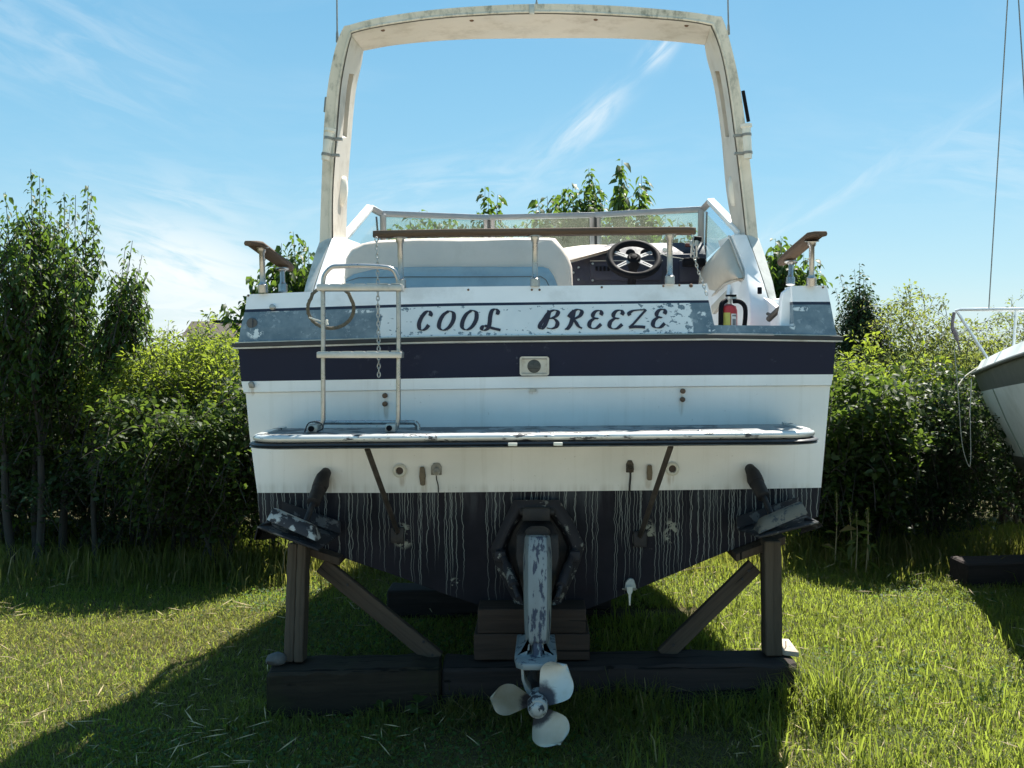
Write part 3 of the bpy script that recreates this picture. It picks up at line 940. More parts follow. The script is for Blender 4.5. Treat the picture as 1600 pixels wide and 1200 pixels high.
def make_letter(ch, x0, x1, y0, y1):
    mb = MB()
    th, tk = 1.35, 5.3                               # thin and thick of the brush, photo pixels
    for k, st in enumerate(letter_strokes(ch)):
        pts = catmull([Vector((lerp(x0, x1, p.x), lerp(y1, y0, p.y), 0)) for p in st], 7) if not (ch == 'Z' and k > 0) else [Vector((lerp(x0, x1, p.x), lerp(y1, y0, p.y), 0)) for p in st]
        a, b = [], []
        for i, p in enumerate(pts):
            t = (pts[min(i + 1, len(pts) - 1)] - pts[max(0, i - 1)]).normalized()
            wv = th + tk * abs(t.x * NIB.y - t.y * NIB.x) ** 1.3
            if ch == 'Z' and k == 2: wv = 4.6
            if ch == 'L' and i > len(pts) * .80: wv = 4.2
            if ch == 'Z' and k == 1: wv = 3.6
            nrm = Vector((-t.y, t.x, 0)) * wv / 2
            a.append(p + nrm); b.append(p - nrm)
        o0 = -0.0030 - 0.0006 * k
        fa = [T(p.x, p.y, o0) for p in a]; fb = [T(p.x, p.y, o0) for p in b]
        ba = [T(p.x, p.y, 0.001) for p in a]; bb = [T(p.x, p.y, 0.001) for p in b]
        mb.loft([[fa[i], fb[i], bb[i], ba[i]] for i in range(len(a))])
    mb.build('letter', M['letter_ink'], boat, smooth=0)


for ch, x0, x1, y0, y1 in (('C', 652, 675, 486, 516), ('O', 683.5, 711, 486, 516), ('O', 719.5, 746.5, 485, 515.5), ('L', 752, 783, 483, 516),
                           ('B', 843, 874, 484, 514), ('R', 883, 910, 483.5, 514), ('E', 920, 941, 485, 513), ('E', 951.5, 974, 484.5, 513.5),
                           ('Z', 982.5, 1010, 483, 512.5), ('E', 1019.5, 1040.5, 483, 512)):
    make_letter(ch, x0, x1, y0, y1)


# ------------------------------------------------------------------ fittings on the transom
def disc(mb, px, py, r_px, depth=0.012, off=0.0, n=14, mat=0, dome=False):
    c = T(px, py, off + 0.01); r_ = r_px * 4.45 / F
    prof = [(r_, 0), (r_, depth + .008), (r_ * .7, depth + .012), (r_ * .25, depth + .0135)] if dome else [(r_, 0), (r_, depth + .01), (r_ * .86, depth + .0125)]
    mb.lathe(prof, c, (0, -1, 0), n, mat)


vf = MB()
def rrect(cx, cy, w, h, r_, n=4):
    out = []
    for sx, sy, a0 in ((1, -1, -90), (1, 1, 0), (-1, 1, 90), (-1, -1, 180)):
        for k in range(n + 1):
            a = R(a0 + 90 * k / n)
            out.append((cx + sx * (w / 2 - r_) + r_ * math.cos(a), cy + sy * (h / 2 - r_) + r_ * math.sin(a)))
    return out
def frame_ring(mb, cx, cy, w, h, r_, t, d0, d1, mat=0):
    o = rrect(cx, cy, w, h, r_); i = rrect(cx, cy, w - 2 * t, h - 2 * t, max(.5, r_ - t))
    mb.loft([[T(*p, d0) for p in o], [T(*p, d1) for p in o], [T(*p, d1) for p in i], [T(*p, d0) for p in i], [T(*p, d0) for p in o]], cap=False, mat=mat)
frame_ring(vf, 835, 572, 46, 30, 4, 3.2, 0.004, -0.016)
vf.prism([T(*p, -0.004) for p in rrect(835, 572, 40, 24, 2)], (0, 0.012, 0))
hv = vf.build('horn_vent', M['frame_grey'], boat)
mb = MB(); disc(mb, 834.5, 572, 10.5, 0.004, -0.002, 20); mb.build('vent_mesh', M['lens'], hv)
mb = MB()
for yy in (560.2, 583.6): mb.prism([T(816, yy, -.0045), T(855, yy, -.0045), T(855, yy + 1.1, -.0045), T(816, yy + 1.1, -.0045)], (0, -0.002, 0))
mb.prism([T(825, 575.2, -.019), T(844, 575.2, -.019), T(844, 575.9, -.019), T(825, 575.9, -.019)], (0, -.001, 0)); mb.build('vent_line', M['black_rubber'], hv)

for px, py in ((602, 618), (602, 631), (1066.5, 611), (1066, 624)):
    mb = MB(); disc(mb, px, py, 4.0, 0.010, dome=True); mb.build('bolt', M['rust_bolt'], boat)
for px, py in ((831, 453), (843, 453), (940, 449), (1036, 447), (1061, 446), (732, 453), (1285, 449), (389, 462)):
    mb = MB(); disc(mb, px, py, 1.9, 0.003, dome=True, n=10); mb.build('screw', M['rust_bolt'], boat)
mb = MB(); disc(mb, 1079, 446.5, 3.0, .008, dome=True); mb.build('snap_stud', M['rust_bolt'], boat)
mb = MB(); mb.lathe([(0.013, 0), (.013, .02), (.006, .026)], T(427, 481, .005), (0, -1, .2), 10); mb.build('cleat_stub', M['dull_alloy'], boat)
mb = MB(); mb.prism([T(389, 599, -.002), T(391, 596, -.002), T(396, 596, -.002), T(399, 603, -.002), T(397, 606, -.002), T(391, 606, -.002)], (0, -.018, 0)); mb.build('drain_cover', M['grey_fitting'], boat, bevel=.003)
mb = MB(); mb.prism([T(828, 608, .0), T(838, 608, .0), T(838, 612, .0), T(828, 612, .0)], (0, -.006, 0)); mb.build('data_plate', M['frame_grey'], boat)
mb = MB(); disc(mb, 395, 505, 8.5, .004, n=22); fc = mb.build('filler_cap', plain('dull_cap', (.085, .085, .085), .6, var=.2), boat)
mb = MB(); mb.tube([T(395, 498, -.018), T(395, 512, -.018)], .002, 6); mb.build('slot', M['black_rubber'], fc)
for px, py in ((625, 735), (1050, 732)):
    mb = MB(); mb.lathe([(.031, 0), (.031, .016), (.024, .022), (.017, .020), (.017, .006)], T(px, py, .012), (0, -1, 0), 20)
    th = mb.build('drain_outlet', M['white_plastic'], boat)
    mb = MB(); mb.lathe([(.0165, 0), (.0165, .002)], T(px, py, -.0), (0, -1, 0), 18); mb.build('hole', M['drain_brown'], th)
for (a, b, c_, d) in ((660, 729, 661, 758), (1014.5, 726, 1014.5, 750)):
    mb = MB(); mb.prism([T(a - 3.5, b, .01), T(a + 3.5, b, .01), T(c_ + 4.5, lerp(b, d, .5), .01), T(c_ + 3.5, d, .01), T(c_ - 3.5, d, .01), T(a - 4.5, lerp(b, d, .5), .01)], (0, -.022, 0))
    mb.build('zinc_anode', M['anode'], boat, bevel=.006)
def flap(px, py, w, dark):
    mb = MB(); mb.prism([T(px - w, py + 9, .01), T(px - w, py - 4, .01), T(px - w * .5, py - 10, .01), T(px + w * .5, py - 10, .01), T(px + w, py - 4, .01), T(px + w, py + 9, .01)], (0, -.008, 0))
    o = mb.build('cable_cover', M['dark_fitting' if dark else 'grey_fitting'], boat, bevel=.003)
    mb = MB(); mb.lathe([(.016, 0), (.017, .014), (.010, .03)], T(px + .5, py + 2, .0), (0, -1, -.4), 14); mb.build('clam_shell', M['dark_fitting' if dark else 'dull_alloy'], o)
    return o
f1 = flap(682, 733, 8.5, False)
mb = MB(); mb.tube(catmull([T(682, 739, -.004), T(682, 748, -.004), T(684.5, 758, -.003), T(685, 769, -.002)], 4), .0028, 6); mb.build('cable', M['black_rubber'], f1)
f2 = flap(984, 729, 6, True)
mb = MB(); mb.tube(catmull([T(985, 735, -.004), T(985, 745, -.006), T(984, 756, -.003), T(983.5, 768, -.002)], 4), .005, 6); mb.build('cable', M['black_rubber'], f2)

# speedometer pick-up at the lower edge on the right
mb = MB(); mb.prism([T(975, 921, .0), T(977, 908, .0), T(983, 902, .0), T(990, 904, .0), T(993, 914, .0), T(993, 921, .0)], (0, -.022, 0))
sp_ = mb.build('speed_sensor', plain('chalky_plastic', (.42, .43, .40), .6, var=.15, dirt=(.12, .09, .07), dirt_amt=.7, dirt_scale=40), boat, bevel=.005)
mb = MB(); mb.loft([[T(984 + sx * w_, y, oy) for sx, oy in ((-1, -.03), (1, -.03), (1, -.05), (-1, -.05))] for w_, y in ((4.5, 917), (4.2, 925), (2.0, 929), (1.0, 946))]); mb.build('sensor_arm', M['white_plastic'], sp_)
mb = MB(); mb.prism([T(972, 919, -.02), T(995, 919, -.02), T(995, 921, -.02), T(972, 921, -.02)], (0, -.006, 0)); mb.build('sensor_bracket', M['grey_fitting'], sp_)

# ------------------------------------------------------------------ swim platform
ZP = lambda x: 1.222 + 0.0085 * x            # top of the platform, it leans with the boat
def plat_outline(inset, n=6):
    xl, xr, yf, yb, r_ = -1.160 + inset, 1.120 - inset, 3.95 + inset, 4.44, 0.11
    out = [(xl, yb)]
    for k in range(n + 1):
        a = R(180 + 90 * k / n); out.append((xl + r_ + r_ * math.cos(a), yf + r_ + r_ * math.sin(a)))
    for i in range(1, 12): out.append((lerp(xl + r_, xr - r_, i / 12), yf))
    for k in range(n + 1):
        a = R(270 + 90 * k / n); out.append((xr - r_ + r_ * math.cos(a), yf + r_ + r_ * math.sin(a)))
    out.append((xr, yb))
    return out
def plat_layer(mb, i0, i1, z0, z1, mat=0):
    a = [Vector((x, y, ZP(x) + z0)) for x, y in plat_outline(i0)]; b = [Vector((x, y, ZP(x) + z1)) for x, y in plat_outline(i1)]
    n = len(a)
    mb.add(a + b, [tuple(range(n)), tuple(range(2 * n - 1, n - 1, -1))] + [(k, (k + 1) % n, n + (k + 1) % n, n + k) for k in range(n)], mat)
mb = MB(); plat_layer(mb, .03, .03, -.052, -.004)
pf = mb.build('swim_platform', M['platform_top'], boat)
mb = MB()
def trim(mb, zc, h, d, inset):
    o = plat_outline(inset); path = [Vector((x, y, ZP(x) + zc)) for x, y in o]
    rings = []
    for i, p in enumerate(path):
        t = (path[min(i + 1, len(path) - 1)] - path[max(0, i - 1)]).normalized(); nrm = Vector((t.y, -t.x, 0)).normalized()
        rings.append([p + nrm * (d * c_) + Vector((0, 0, h / 2 * s)) for c_, s in ((-1, 1), (.25, 1), (.8, .62), (1, .0), (.8, -.62), (.3, -1), (-1, -1))])
    mb.loft(rings)
trim(mb, -.010, .030, .022, .024); mb.build('edge_trim', M['chip_trim'], pf, smooth=60)
mb = MB(); trim(mb, -.034, .016, .024, .014); mb.build('rubber_bumper', M['black_rubber'], pf, smooth=60)
mb = MB(); trim(mb, -.045, .006, .022, .013); mb.build('lower_lip', M['dull_alloy'], pf, smooth=60)
for px in (801, 872):
    mb = MB(); p = P(px, 692.5, 3.935); mb.box((p.x, 3.938, ZP(p.x) - .036), (.036, .012, .013)); mb.build('reflector', M['white_plastic'], pf, bevel=.002)
for px in (1047, 1093, 840):
    mb = MB(); p = P(px, 676, 4.02); mb.lathe([(.012, 0), (.011, .006), (.005, .011)], (p.x, 4.02, ZP(p.x) - .002), (0, 0, 1), 12); mb.build('screw', M['steel'], pf)
for (x0, y0, x1, y1) in ((574, 702, 621, 832), (1048, 698, 1000, 838)):
    a = P(x0, y0, 4.04); a.z = ZP(a.x) - .06; b = T(x1, y1, -.01)
    mb = MB(); mb.tube([a, a.lerp(b, .5), b], .0135, 4); mb.build('support_strut', M['bracket'], pf, bevel=.002)
    mb = MB(); mb.box(T(x1, y1 + 4, -.006), (.06, .02, .07)); mb.build('strut_foot', M['recess_dark'], pf, bevel=.005)

# ------------------------------------------------------------------ folded boarding ladder standing on the platform
lad = bpy.data.objects.new('boarding_ladder', None); scene.collection.objects.link(lad); lad.parent = boat
def PL(px, py, Y=4.20): return P(px, py, Y)
rail = [PL(501, 672), PL(505, 655), PL(505, 600), PL(505, 520), PL(504.5, 448)]
rail += catmull([PL(504.5, 446), PL(507, 430), PL(518, 418), PL(534, 416), PL(565, 415.5), PL(596, 417), PL(613, 421), PL(621, 434), PL(622.5, 446)], 6)
rail += [PL(623, 520), PL(622.5, 600), PL(622.5, 655), PL(619, 671)]
mb = MB(); mb.tube(rail, .0098, 12); mb.build('ladder_rail', M['steel'], lad)
for y0, y1 in ((450, 450), (554.5, 554.5)):
    a = PL(497.5, y0 + .8, 4.19); b = PL(629.5, y0 - .6, 4.19)
    mb = MB(); mb.box((a + b) / 2, (b.x - a.x, .075, .026)); st = mb.build('ladder_step', M['dull_alloy'], lad, bevel=.003)
    for k in range(7):
        p = a.lerp(b, (k + .5) / 7)
        mb = MB(); mb.box(p + Vector((0, 0, .0145)), ((b.x - a.x) / 7 - .012, .07, .004)); mb.build('tread', M['dull_alloy'], st)
        if k == 0: mb = MB()
mb = MB(); mb.tube([PL(494, 660, 4.29), PL(648, 660, 4.29)], .0098, 10)
for px in (494, 648):
    p = PL(px, 660, 4.29); mb.tube([p, p + Vector((.012 * (1 if px > 600 else -1), 0, -.012)), p + Vector((.016 * (1 if px > 600 else -1), 0, -.06))], .012, 10)
mb.build('pivot_bar', M['steel'], lad)
for px, py in ((490, 674), (611, 673)):
    p = PL(px, py, 4.17); p.z = ZP(p.x) + .016
    mb = MB(); mb.box(p, (.044, .045, .036)); hb = mb.build('hinge_bracket', M['dull_alloy'], lad, bevel=.006)
    mb = MB(); mb.lathe([(.012, 0), (.012, .012), (.007, .014)], p + Vector((-.004, -.02, 0)), (0, -1, 0), 10); mb.build('knob', M['dash_black'], hb)
p = PL(490, 674, 4.17); p.z = ZP(p.x) + .02
mb = MB(); mb.tube(catmull([p + Vector((-.03, -.03, -.018)), p + Vector((-.012, -.036, .02)), p + Vector((.03, -.036, .024)), p + Vector((.046, -.03, .0)), p + Vector((.02, -.03, -.016))], 5), .003, 6); mb.build('retainer_strap', M['black_rubber'], lad)

# ------------------------------------------------------------------ trim tabs and their rams
for s in (-1, 1):
    tab = bpy.data.objects.new('trim_tab', None); scene.collection.objects.link(tab); tab.parent = boat
    if s < 0:
        A, B = (402, 822), (497, 858); bx0, bx1 = (417, 812), (495, 846); top = (507, 744); mid = (478, 812)
        pl = [(440, 802), (532, 834)]
    else:
        A, B = (1279, 815), (1186, 838); bx0, bx1 = (1262, 802), (1186, 834); top = (1174, 738); mid = (1205, 800)
        pl = [(1240, 795), (1152, 826)]
    a1, b1 = P(*A, 4.12), P(*B, 4.12)
    a0, b0 = P(*pl[0], 4.50), P(*pl[1], 4.50)
    mb = MB(); mb.prism([a1, b1, b0, a0], (0, 0, -.006)); mb.prism([a1, b1, b1 + Vector((0, .015, -.014)), a1 + Vector((0, .015, -.014))], (0, .004, 0))
    mb.build('tab_plate', M['chip_plate'], tab)
    e = P(A[0] + 6 * s, A[1] + (8 if s > 0 else 22), 4.14)
    mb = MB(); mb.add([a1, e, a1 + Vector((-.05 * s, .10, -.07)), a1 + Vector((-.03 * s, .10, .0))], [(0, 1, 2, 3)]); mb.prism([a1, e, a1 + Vector((-.03 * s, .16, -.05))], (.004, 0, 0)); mb.build('end_fin', M['chip_plate'], tab)
    # rounded ballast-shaped stiffener along the trailing edge
    c0, c1 = P(*bx0, 4.15), P(*bx1, 4.15)
    up = Vector((0, .02, .055)); rings = []
    for k in range(13):
        t = k / 12; q = c0.lerp(c1, t)
        hgt = 1.0 if 0.12 < t < .88 else math.sqrt(max(0.0, 1 - ((abs(t - .5) - .38) / .12) ** 2)) * .9 + .1
        rings.append([q + Vector((0, .0, 0)), q + Vector((0, .006, .038 * hgt)), q + Vector((0, .03, .052 * hgt)), q + Vector((0, .075, .045 * hgt)), q + Vector((0, .11, .0))])
    mb = MB(); mb.loft(rings); mb.build('stiffener', M['chip_tab' if s < 0 else 'tab_grime'], tab, smooth=60)
    h0, h1 = P(pl[0][0] + (0 if s < 0 else 8), pl[0][1], 4.47), P(*pl[1], 4.47)
    mb = MB(); mb.prism([h0, h1, h1 + Vector((0, 0, .052)), h0 + Vector((0, 0, .052))], (0, .012, 0)); mb.build('hinge_leaf', M['chip_plate'], tab)
    # ram
    tp, bt = T(*top, -.02), P(*mid, 4.28)
    mb = MB(); d = (bt - tp)
    mb.tube([tp + Vector((0, .03, .012)), tp + Vector((0, -.03, 0)), tp + d * .18, tp + d * .30], [.024, .030, .036, .034], 12)
    mb.tube([tp + d * .30, tp + d * .62, tp + d * .64], [.031, .030, .022], 12)
    mb.tube([tp + d * .62, bt + Vector((0, 0, -.01))], .013, 10)
    mb.build('tab_ram', M['recess_dark'], tab, smooth=50)
    mb = MB(); mb.prism([T(top[0] - 8, top[1] + 8, .01), T(top[0] - 9, top[1] - 4, .01), T(top[0], top[1] - 13, .01), T(top[0] + 9, top[1] - 4, .01), T(top[0] + 8, top[1] + 8, .01)], (0, -.03, 0)); mb.build('ram_bracket', M['dark_fitting'], tab, bevel=.006)

# ------------------------------------------------------------------ stern drive
drv = bpy.data.objects.new('stern_drive', None); scene.collection.objects.link(drv); drv.parent = boat
OUT = [(803, 781), (838, 781), (874, 781), (896, 815), (914, 852), (906, 880), (886, 925), (868, 962), (842, 972), (815, 963), (795, 925), (775, 886), (766, 858), (784, 818)]
INN = [(816, 806), (838, 802), (860, 806), (876, 828), (888, 855), (884, 876), (870, 912), (856, 950), (841, 958), (826, 950), (812, 912), (797, 880), (791, 856), (802, 828)]
mb = MB(); n = len(OUT)
f0 = [T(*p, .01) for p in OUT]; f1_ = [T(*p, -.05) for p in OUT]
cen = (840, 868)
f2_ = [T(lerp(a[0], b[0], .40), lerp(a[1], b[1], .40), -.085) for a, b in zip(OUT, INN)]
f3_ = [T(lerp(a[0], b[0], .75), lerp(a[1], b[1], .72), -.085) for a, b in zip(OUT, INN)]
f4_ = [T(*p, -.03) for p in INN]
mb.loft([f0, f1_, f2_, f3_, f4_], cap=False)
mb.build('gimbal_housing', M['chip_gimbal'], drv, bevel=.008, smooth=40)
mb = MB(); mb.prism([T(*p, -.025) for p in INN], (0, .02, 0))
mb.loft([[T(840 + a * w_, y, o) for a, o in ((-1, -.02), (-1, o_), (1, o_), (1, -.02))] for w_, y, o_ in ((22, 815, -.08), (33, 835, -.16), (34, 870, -.2), (27, 910, -.2), (18, 945, -.15))])
mb.build('bellows', M['recess_dark'], drv, bevel=.015)
mb = MB(); mb.box(T(838, 802, -.085), (.12, .09, .055)); mb.tube([T(812, 800, -.1), T(866, 800, -.1)], .016, 10); mb.build('tilt_pin', M['recess_dark'], drv, bevel=.008)
for s in (-1, 1):   # hydraulic cylinders either side of the leg
    for k in range(1):
        a = T(840 + 52 * s, 872, -.14); b = P(840 + 30 * s, 935, 4.16)
        mb = MB(); mb.tube([a, a.lerp(b, .15), a.lerp(b, .2), a.lerp(b, .7), a.lerp(b, .72), b], [.014, .014, .022, .022, .010, .010], 10); mb.build('tilt_cylinder', M['chip_gimbal'], drv, smooth=50)
    mb = MB(); mb.box(T(840 + 58 * s, 868, -.115), (.05, .05, .045)); mb.build('cylinder_lug', M['chip_gimbal'], drv, bevel=.01)
# leg: front face at Y about 4.02, six-sided section
rings = []
for y, hw, fw, Yf, Yb in ((832, 17, 9, 4.12, 4.34), (839, 20, 13.5, 4.045, 4.36), (870, 22.5, 15, 4.02, 4.36), (930, 22.0, 15, 3.99, 4.34), (982, 20.5, 14.5, 3.965, 4.30), (1003, 18.5, 13.5, 3.96, 4.27), (1010, 12, 10.5, 3.98, 4.24)):
    rings.append([P(840 - hw, y, Yf + .09), P(840 - fw, y, Yf), P(840 + fw, y, Yf), P(840 + hw, y, Yf + .09), P(840 + hw * .9, y, Yb), P(840 - hw * .9, y, Yb)])
mb = MB(); mb.loft(rings); mb.build('drive_leg', M['chip_drive'], drv, bevel=.005)
mb = MB(); mb.loft([[P(840 - w_, y, Yf), P(840 + w_, y, Yf), P(840 + w_ * 1.1, y, 4.36), P(840 - w_ * 1.1, y, 4.36)] for y, w_, Yf in ((822, 10, 4.22), (828, 18, 4.13), (836, 19, 4.07))]); mb.build('top_cover', M['recess_dark'], drv, bevel=.01)
rings = []
for y, hw, Yf, Yb in ((1000, 13, 3.97, 4.22), (1015, 12, 3.96, 4.22), (1046, 13, 3.93, 4.22)):
    rings.append([P(840 - hw * .5, y, Yf), P(840 + hw * .5, y, Yf), P(840 + hw, y, Yf + .06), P(840 + hw * .8, y, Yb), P(840 - hw * .8, y, Yb), P(840 - hw, y, Yf + .06)])
mb = MB(); mb.loft(rings); mb.build('lower_leg', M['chip_drive'], drv, bevel=.004)
c = P(837, 1041, 3.86)
zp_ = c.z
plate = [(-.080 + c.x, 4.26), (-.084 + c.x, 3.96), (-.076 + c.x, 3.885), (-.05 + c.x, 3.855), (.05 + c.x, 3.855), (.078 + c.x, 3.885), (.084 + c.x, 3.96), (.080 + c.x, 4.26)]
mb = MB()
mb.prism([Vector((x, y, zp_ + .010)) for x, y in plate], (0, 0, -.026)); mb.build('cavitation_plate', M['chip_drive'], drv, bevel=.006)
mb = MB()
for s in (-1, 1): mb.loft([[Vector((c.x + s * w0, y, z)) for w0, y, z in ((.025, 3.97, zp_ + hh), (.025 + ww, 3.97, zp_ + .008), (.025 + ww, 4.22, zp_ + .008), (.025, 4.22, zp_ + hh))] for ww, hh in ((.050, .03), (.042, .055), (.01, .085))])
mb.build('plate_fillet', M['chip_drive'], drv, smooth=60)
HUB = P(840, 1108, 3.75)
hx, hy, hz = HUB
mb = MB(); mb.lathe([(.012, -.01), (.036, 0), (.046, .08), (.046, .20), (.03, .32), (.004, .40)], (hx, hy + .12, hz), (0, 1, 0), 18)
mb.loft([[Vector((hx + sx * w_, y, z)) for sx, y in ((-1, hy + .22), (0, hy + .17), (1, hy + .22), (.6, hy + .46), (-.6, hy + .46))] for w_, z in ((.022, zp_ - .01), (.02, hz + .03))])
mb.loft([[Vector((hx + sx * w_, y + dy_, z)) for sx, y in ((-1, hy + .22), (0, hy + .18), (1, hy + .22), (.6, hy + .44), (-.6, hy + .44))] for w_, z, dy_ in ((.016, hz - .03, 0), (.008, hz - .17, .05))])
mb.build('gearcase', M['recess_dark'], drv, smooth=40)
mb = MB(); fin = [(-.064, .07, -.01), (-.061, .06, -.05), (-.048, .05, -.085), (-.029, .05, -.112), (-.019, .05, -.102), (-.038, .05, -.073), (-.051, .06, -.05), (-.055, .07, -.01)]
mb.prism([Vector((hx + a_, hy + b_ + .04, zp_ + c_)) for a_, b_, c_ in fin], (0, .08, 0)); mb.build('torque_tab', M['grey_fitting'], drv)

# ------------------------------------------------------------------ propeller
prop = bpy.data.objects.new('propeller', None); scene.collection.objects.link(prop); prop.parent = boat
hubm = chipped('chipped_hub', (.42, .42, .40), (.035, .035, .045), .5, 30.0, .5, .2)


def prop_blade_mat():
    m, t, b, out = mat_base('worn_blade_metal')
    v = t.obj(); x, y, z = t.sep(v)
    d = t.vmath('LENGTH', t.comb(t.math('SUBTRACT', x, HUB.x), 0.0, t.math('SUBTRACT', z, HUB.z)))
    n = t.noise(v, 14.0, 5.0, .62)
    k = t.smooth(t.math('ADD', d, t.math('MULTIPLY', t.math('SUBTRACT', n, .5), .07)), .062, .085)   # dark antifouling left round the hub
    c = t.mix(t.smooth(t.noise(v, 7.0, 4.0), .35, .7), (.46, .47, .45), (.36, .34, .27))
    sc = t.smooth(t.noise(t.scale(v, (12, 1, 90)), 1.0, 3.0), .66, .70)
    c = t.mix(t.math('MULTIPLY', sc, .4), c, (.12, .12, .10))
    c = t.mix(k, (.030, .028, .036), c)
    t.put(b.inputs['Base Color'], c); t.put(b.inputs['Roughness'], t.smooth(k, 0, 1, .6, .40)); t.put(b.inputs['Metallic'], t.math('MULTIPLY', k, .45))
    return m


bm_blade = prop_blade_mat()
for ang in (50, 172, 296):
    a = R(ang); er = Vector((math.cos(a), 0, math.sin(a))); et = Vector((-math.sin(a), 0, math.cos(a)))
    mb = MB(); nr, nc = 20, 11; front, back = [], []
    for i in range(nr):
        t = 1 - (1 - i / (nr - 1)) ** 1.9; r_ = .030 + (.182 - .030) * t
        cw = .034 + .056 * math.sin(min(1.0, t * 1.25) * math.pi / 2) if t < .50 else (.034 + .056 * math.sin(.625 * math.pi / 2)) * (max(0.0, 1 - ((t - .50) / .502) ** 2.3)) ** .5
        sk = -.010 + .018 * t
        pitch = R(58 - 34 * t)
        fr, bk = [], []
        for j in range(nc):
            s = -1 + 2 * j / (nc - 1)
            q = cw * s + sk
            cup = .010 * s * s
            p = Vector((HUB.x, HUB.y + .065, HUB.z)) + er * (r_ - .012 * s * s * t) + et * (q * math.cos(pitch * .72)) + Vector((0, 1, 0)) * (q * math.sin(pitch) * .62 - cup)
            fr.append(p); bk.append(p + Vector((0, .006 * (1 - s * s) + .0015, 0)))
        front.append(fr); back.append(bk)
    mb.loft(front, closed_ring=False, cap=False); mb.loft(back, closed_ring=False, cap=False)
    edge_f = [r_[0] for r_ in front] + front[-1][1:] + [r_[-1] for r_ in front[::-1]][1:]; edge_b = [r_[0] for r_ in back] + back[-1][1:] + [r_[-1] for r_ in back[::-1]][1:]
    mb.loft([edge_f, edge_b], closed_ring=False, cap=False)
    mb.build('blade', bm_blade, prop, smooth=50)
mb = MB(); mb.lathe([(.036, .15), (.040, .10), (.040, .03), (.036, .0), (.034, -.004)], (HUB.x, HUB.y, HUB.z), (0, 1, 0), 22)
mb.build('hub', hubm, prop)
mb = MB(); mb.lathe([(.030, .02), (.030, -.012), (.024, -.022), (.012, -.025)], (HUB.x, HUB.y, HUB.z), (0, 1, 0), 6); mb.build('hub_nut', hubm, prop, bevel=.004)


# ------------------------------------------------------------------ radar arch
A_OUT = [(499, 392), (502, 300), (506, 200), (513, 130), (524, 75), (536, 44), (546, 39), (600, 26), (700, 13), (838, 6), (960, 9), (1060, 17), (1118, 25), (1130, 31), (1145, 82), (1157, 140), (1167, 215), (1176, 290), (1185, 380)]
A_INN = [(521, 388), (521, 300), (527, 215), (533, 140), (541, 92), (549, 60), (556, 51), (615, 39), (705, 28), (838, 22), (960, 26), (1060, 33), (1104, 40), (1112, 46), (1126, 84), (1137, 140), (1147, 215), (1157, 300), (1165, 372)]
A_FOR = [(541, 380), (543, 300), (549, 215), (556, 142), (565, 100), (568, 80), (571, 79), (622, 70), (715, 62), (838, 60), (955, 60), (1040, 64), (1098, 70), (1101, 72), (1105, 94), (1116, 137), (1127, 213), (1135, 300), (1148, 372)]
SUB = 4
def densify(pts):
    return catmull([Vector((x, y, 0)) for x, y in pts], SUB)
YA, YF = 5.30, 5.66
do, di, df = densify(A_OUT), densify(A_INN), densify(A_FOR)
ns = len(do)
outer_a = [P(p.x, p.y, YA) for p in do]; inner_a = [P(p.x, p.y, YA) for p in di]
inner_f = [P(p.x, p.y, YF) for p in df]
outer_f = []
for i in range(ns):
    v = (outer_a[i] - inner_a[i]); outer_f.append(inner_f[i] + v * .9)
mb = MB()
U = [0, .12, .36, .66, 1.0]
def inn(i, u, deep=0.0):
    p = inner_a[i].lerp(inner_f[i], u)
    v = (outer_a[i] - inner_a[i]).normalized()
    return p + v * deep
# recess in the inner face of each leg
legs = ((int(2.0 * SUB), int(3.6 * SUB)), (ns - 1 - int(3.6 * SUB), ns - 1 - int(2.0 * SUB)))
def in_slot(i): return any(a <= i < b for a, b in legs)
for i in range(ns - 1):
    mb.add([outer_a[i], outer_a[i + 1], inner_a[i + 1], inner_a[i]], [(0, 1, 2, 3)], 0)
    mb.add([outer_f[i], outer_f[i + 1], inner_f[i + 1], inner_f[i]], [(0, 1, 2, 3)], 0)
    mb.add([outer_a[i], outer_a[i + 1], outer_f[i + 1], outer_f[i]], [(0, 1, 2, 3)], 0)
    for k in range(len(U) - 1):
        if k == 2 and in_slot(i):
            d = .03
            mb.add([inn(i, U[k], d), inn(i + 1, U[k], d), inn(i + 1, U[k + 1], d), inn(i, U[k + 1], d)], [(0, 1, 2, 3)], 1)
            for uu in (U[k], U[k + 1]): mb.add([inn(i, uu), inn(i + 1, uu), inn(i + 1, uu, d), inn(i, uu, d)], [(0, 1, 2, 3)], 1)
            for j in (i, i + 1):
                if not in_slot(j if j > i else i - 1):
                    mb.add([inn(j, U[k]), inn(j, U[k + 1]), inn(j, U[k + 1], d), inn(j, U[k], d)], [(0, 1, 2, 3)], 1)
        else:
            mb.add([inn(i, U[k]), inn(i + 1, U[k]), inn(i + 1, U[k + 1]), inn(i, U[k + 1])], [(0, 1, 2, 3)], 1)
arch = mb.build('radar_arch', [M['arch'], M['arch_inner']], boat, smooth=28)
# moulded lip and the dirty joint along the inside edge
mb = MB(); mb.tube([inner_a[i].lerp(outer_a[i], .04) + Vector((0, -.004, 0)) for i in range(ns)], .0035, 6); mb.build('joint_line', M['arch_dark'], arch)
mb = MB(); mb.tube([inner_a[i].lerp(outer_a[i], .20) + Vector((0, -.002, 0)) for i in range(ns)], .008, 6); mb.build('moulded_lip', M['arch'], arch)
mid0, mid1 = int(6.3 * SUB), ns - 1 - int(6.3 * SUB)
for i in range(mid0 + 2, mid1, 6):
    p = inn(i, .16); mb = MB(); mb.lathe([(.012, 0), (.011, .005), (.005, .008)], p + Vector((0, 0, .001)), (0, 0, -1), 10); mb.build('screw', M['rust_bolt'], arch)
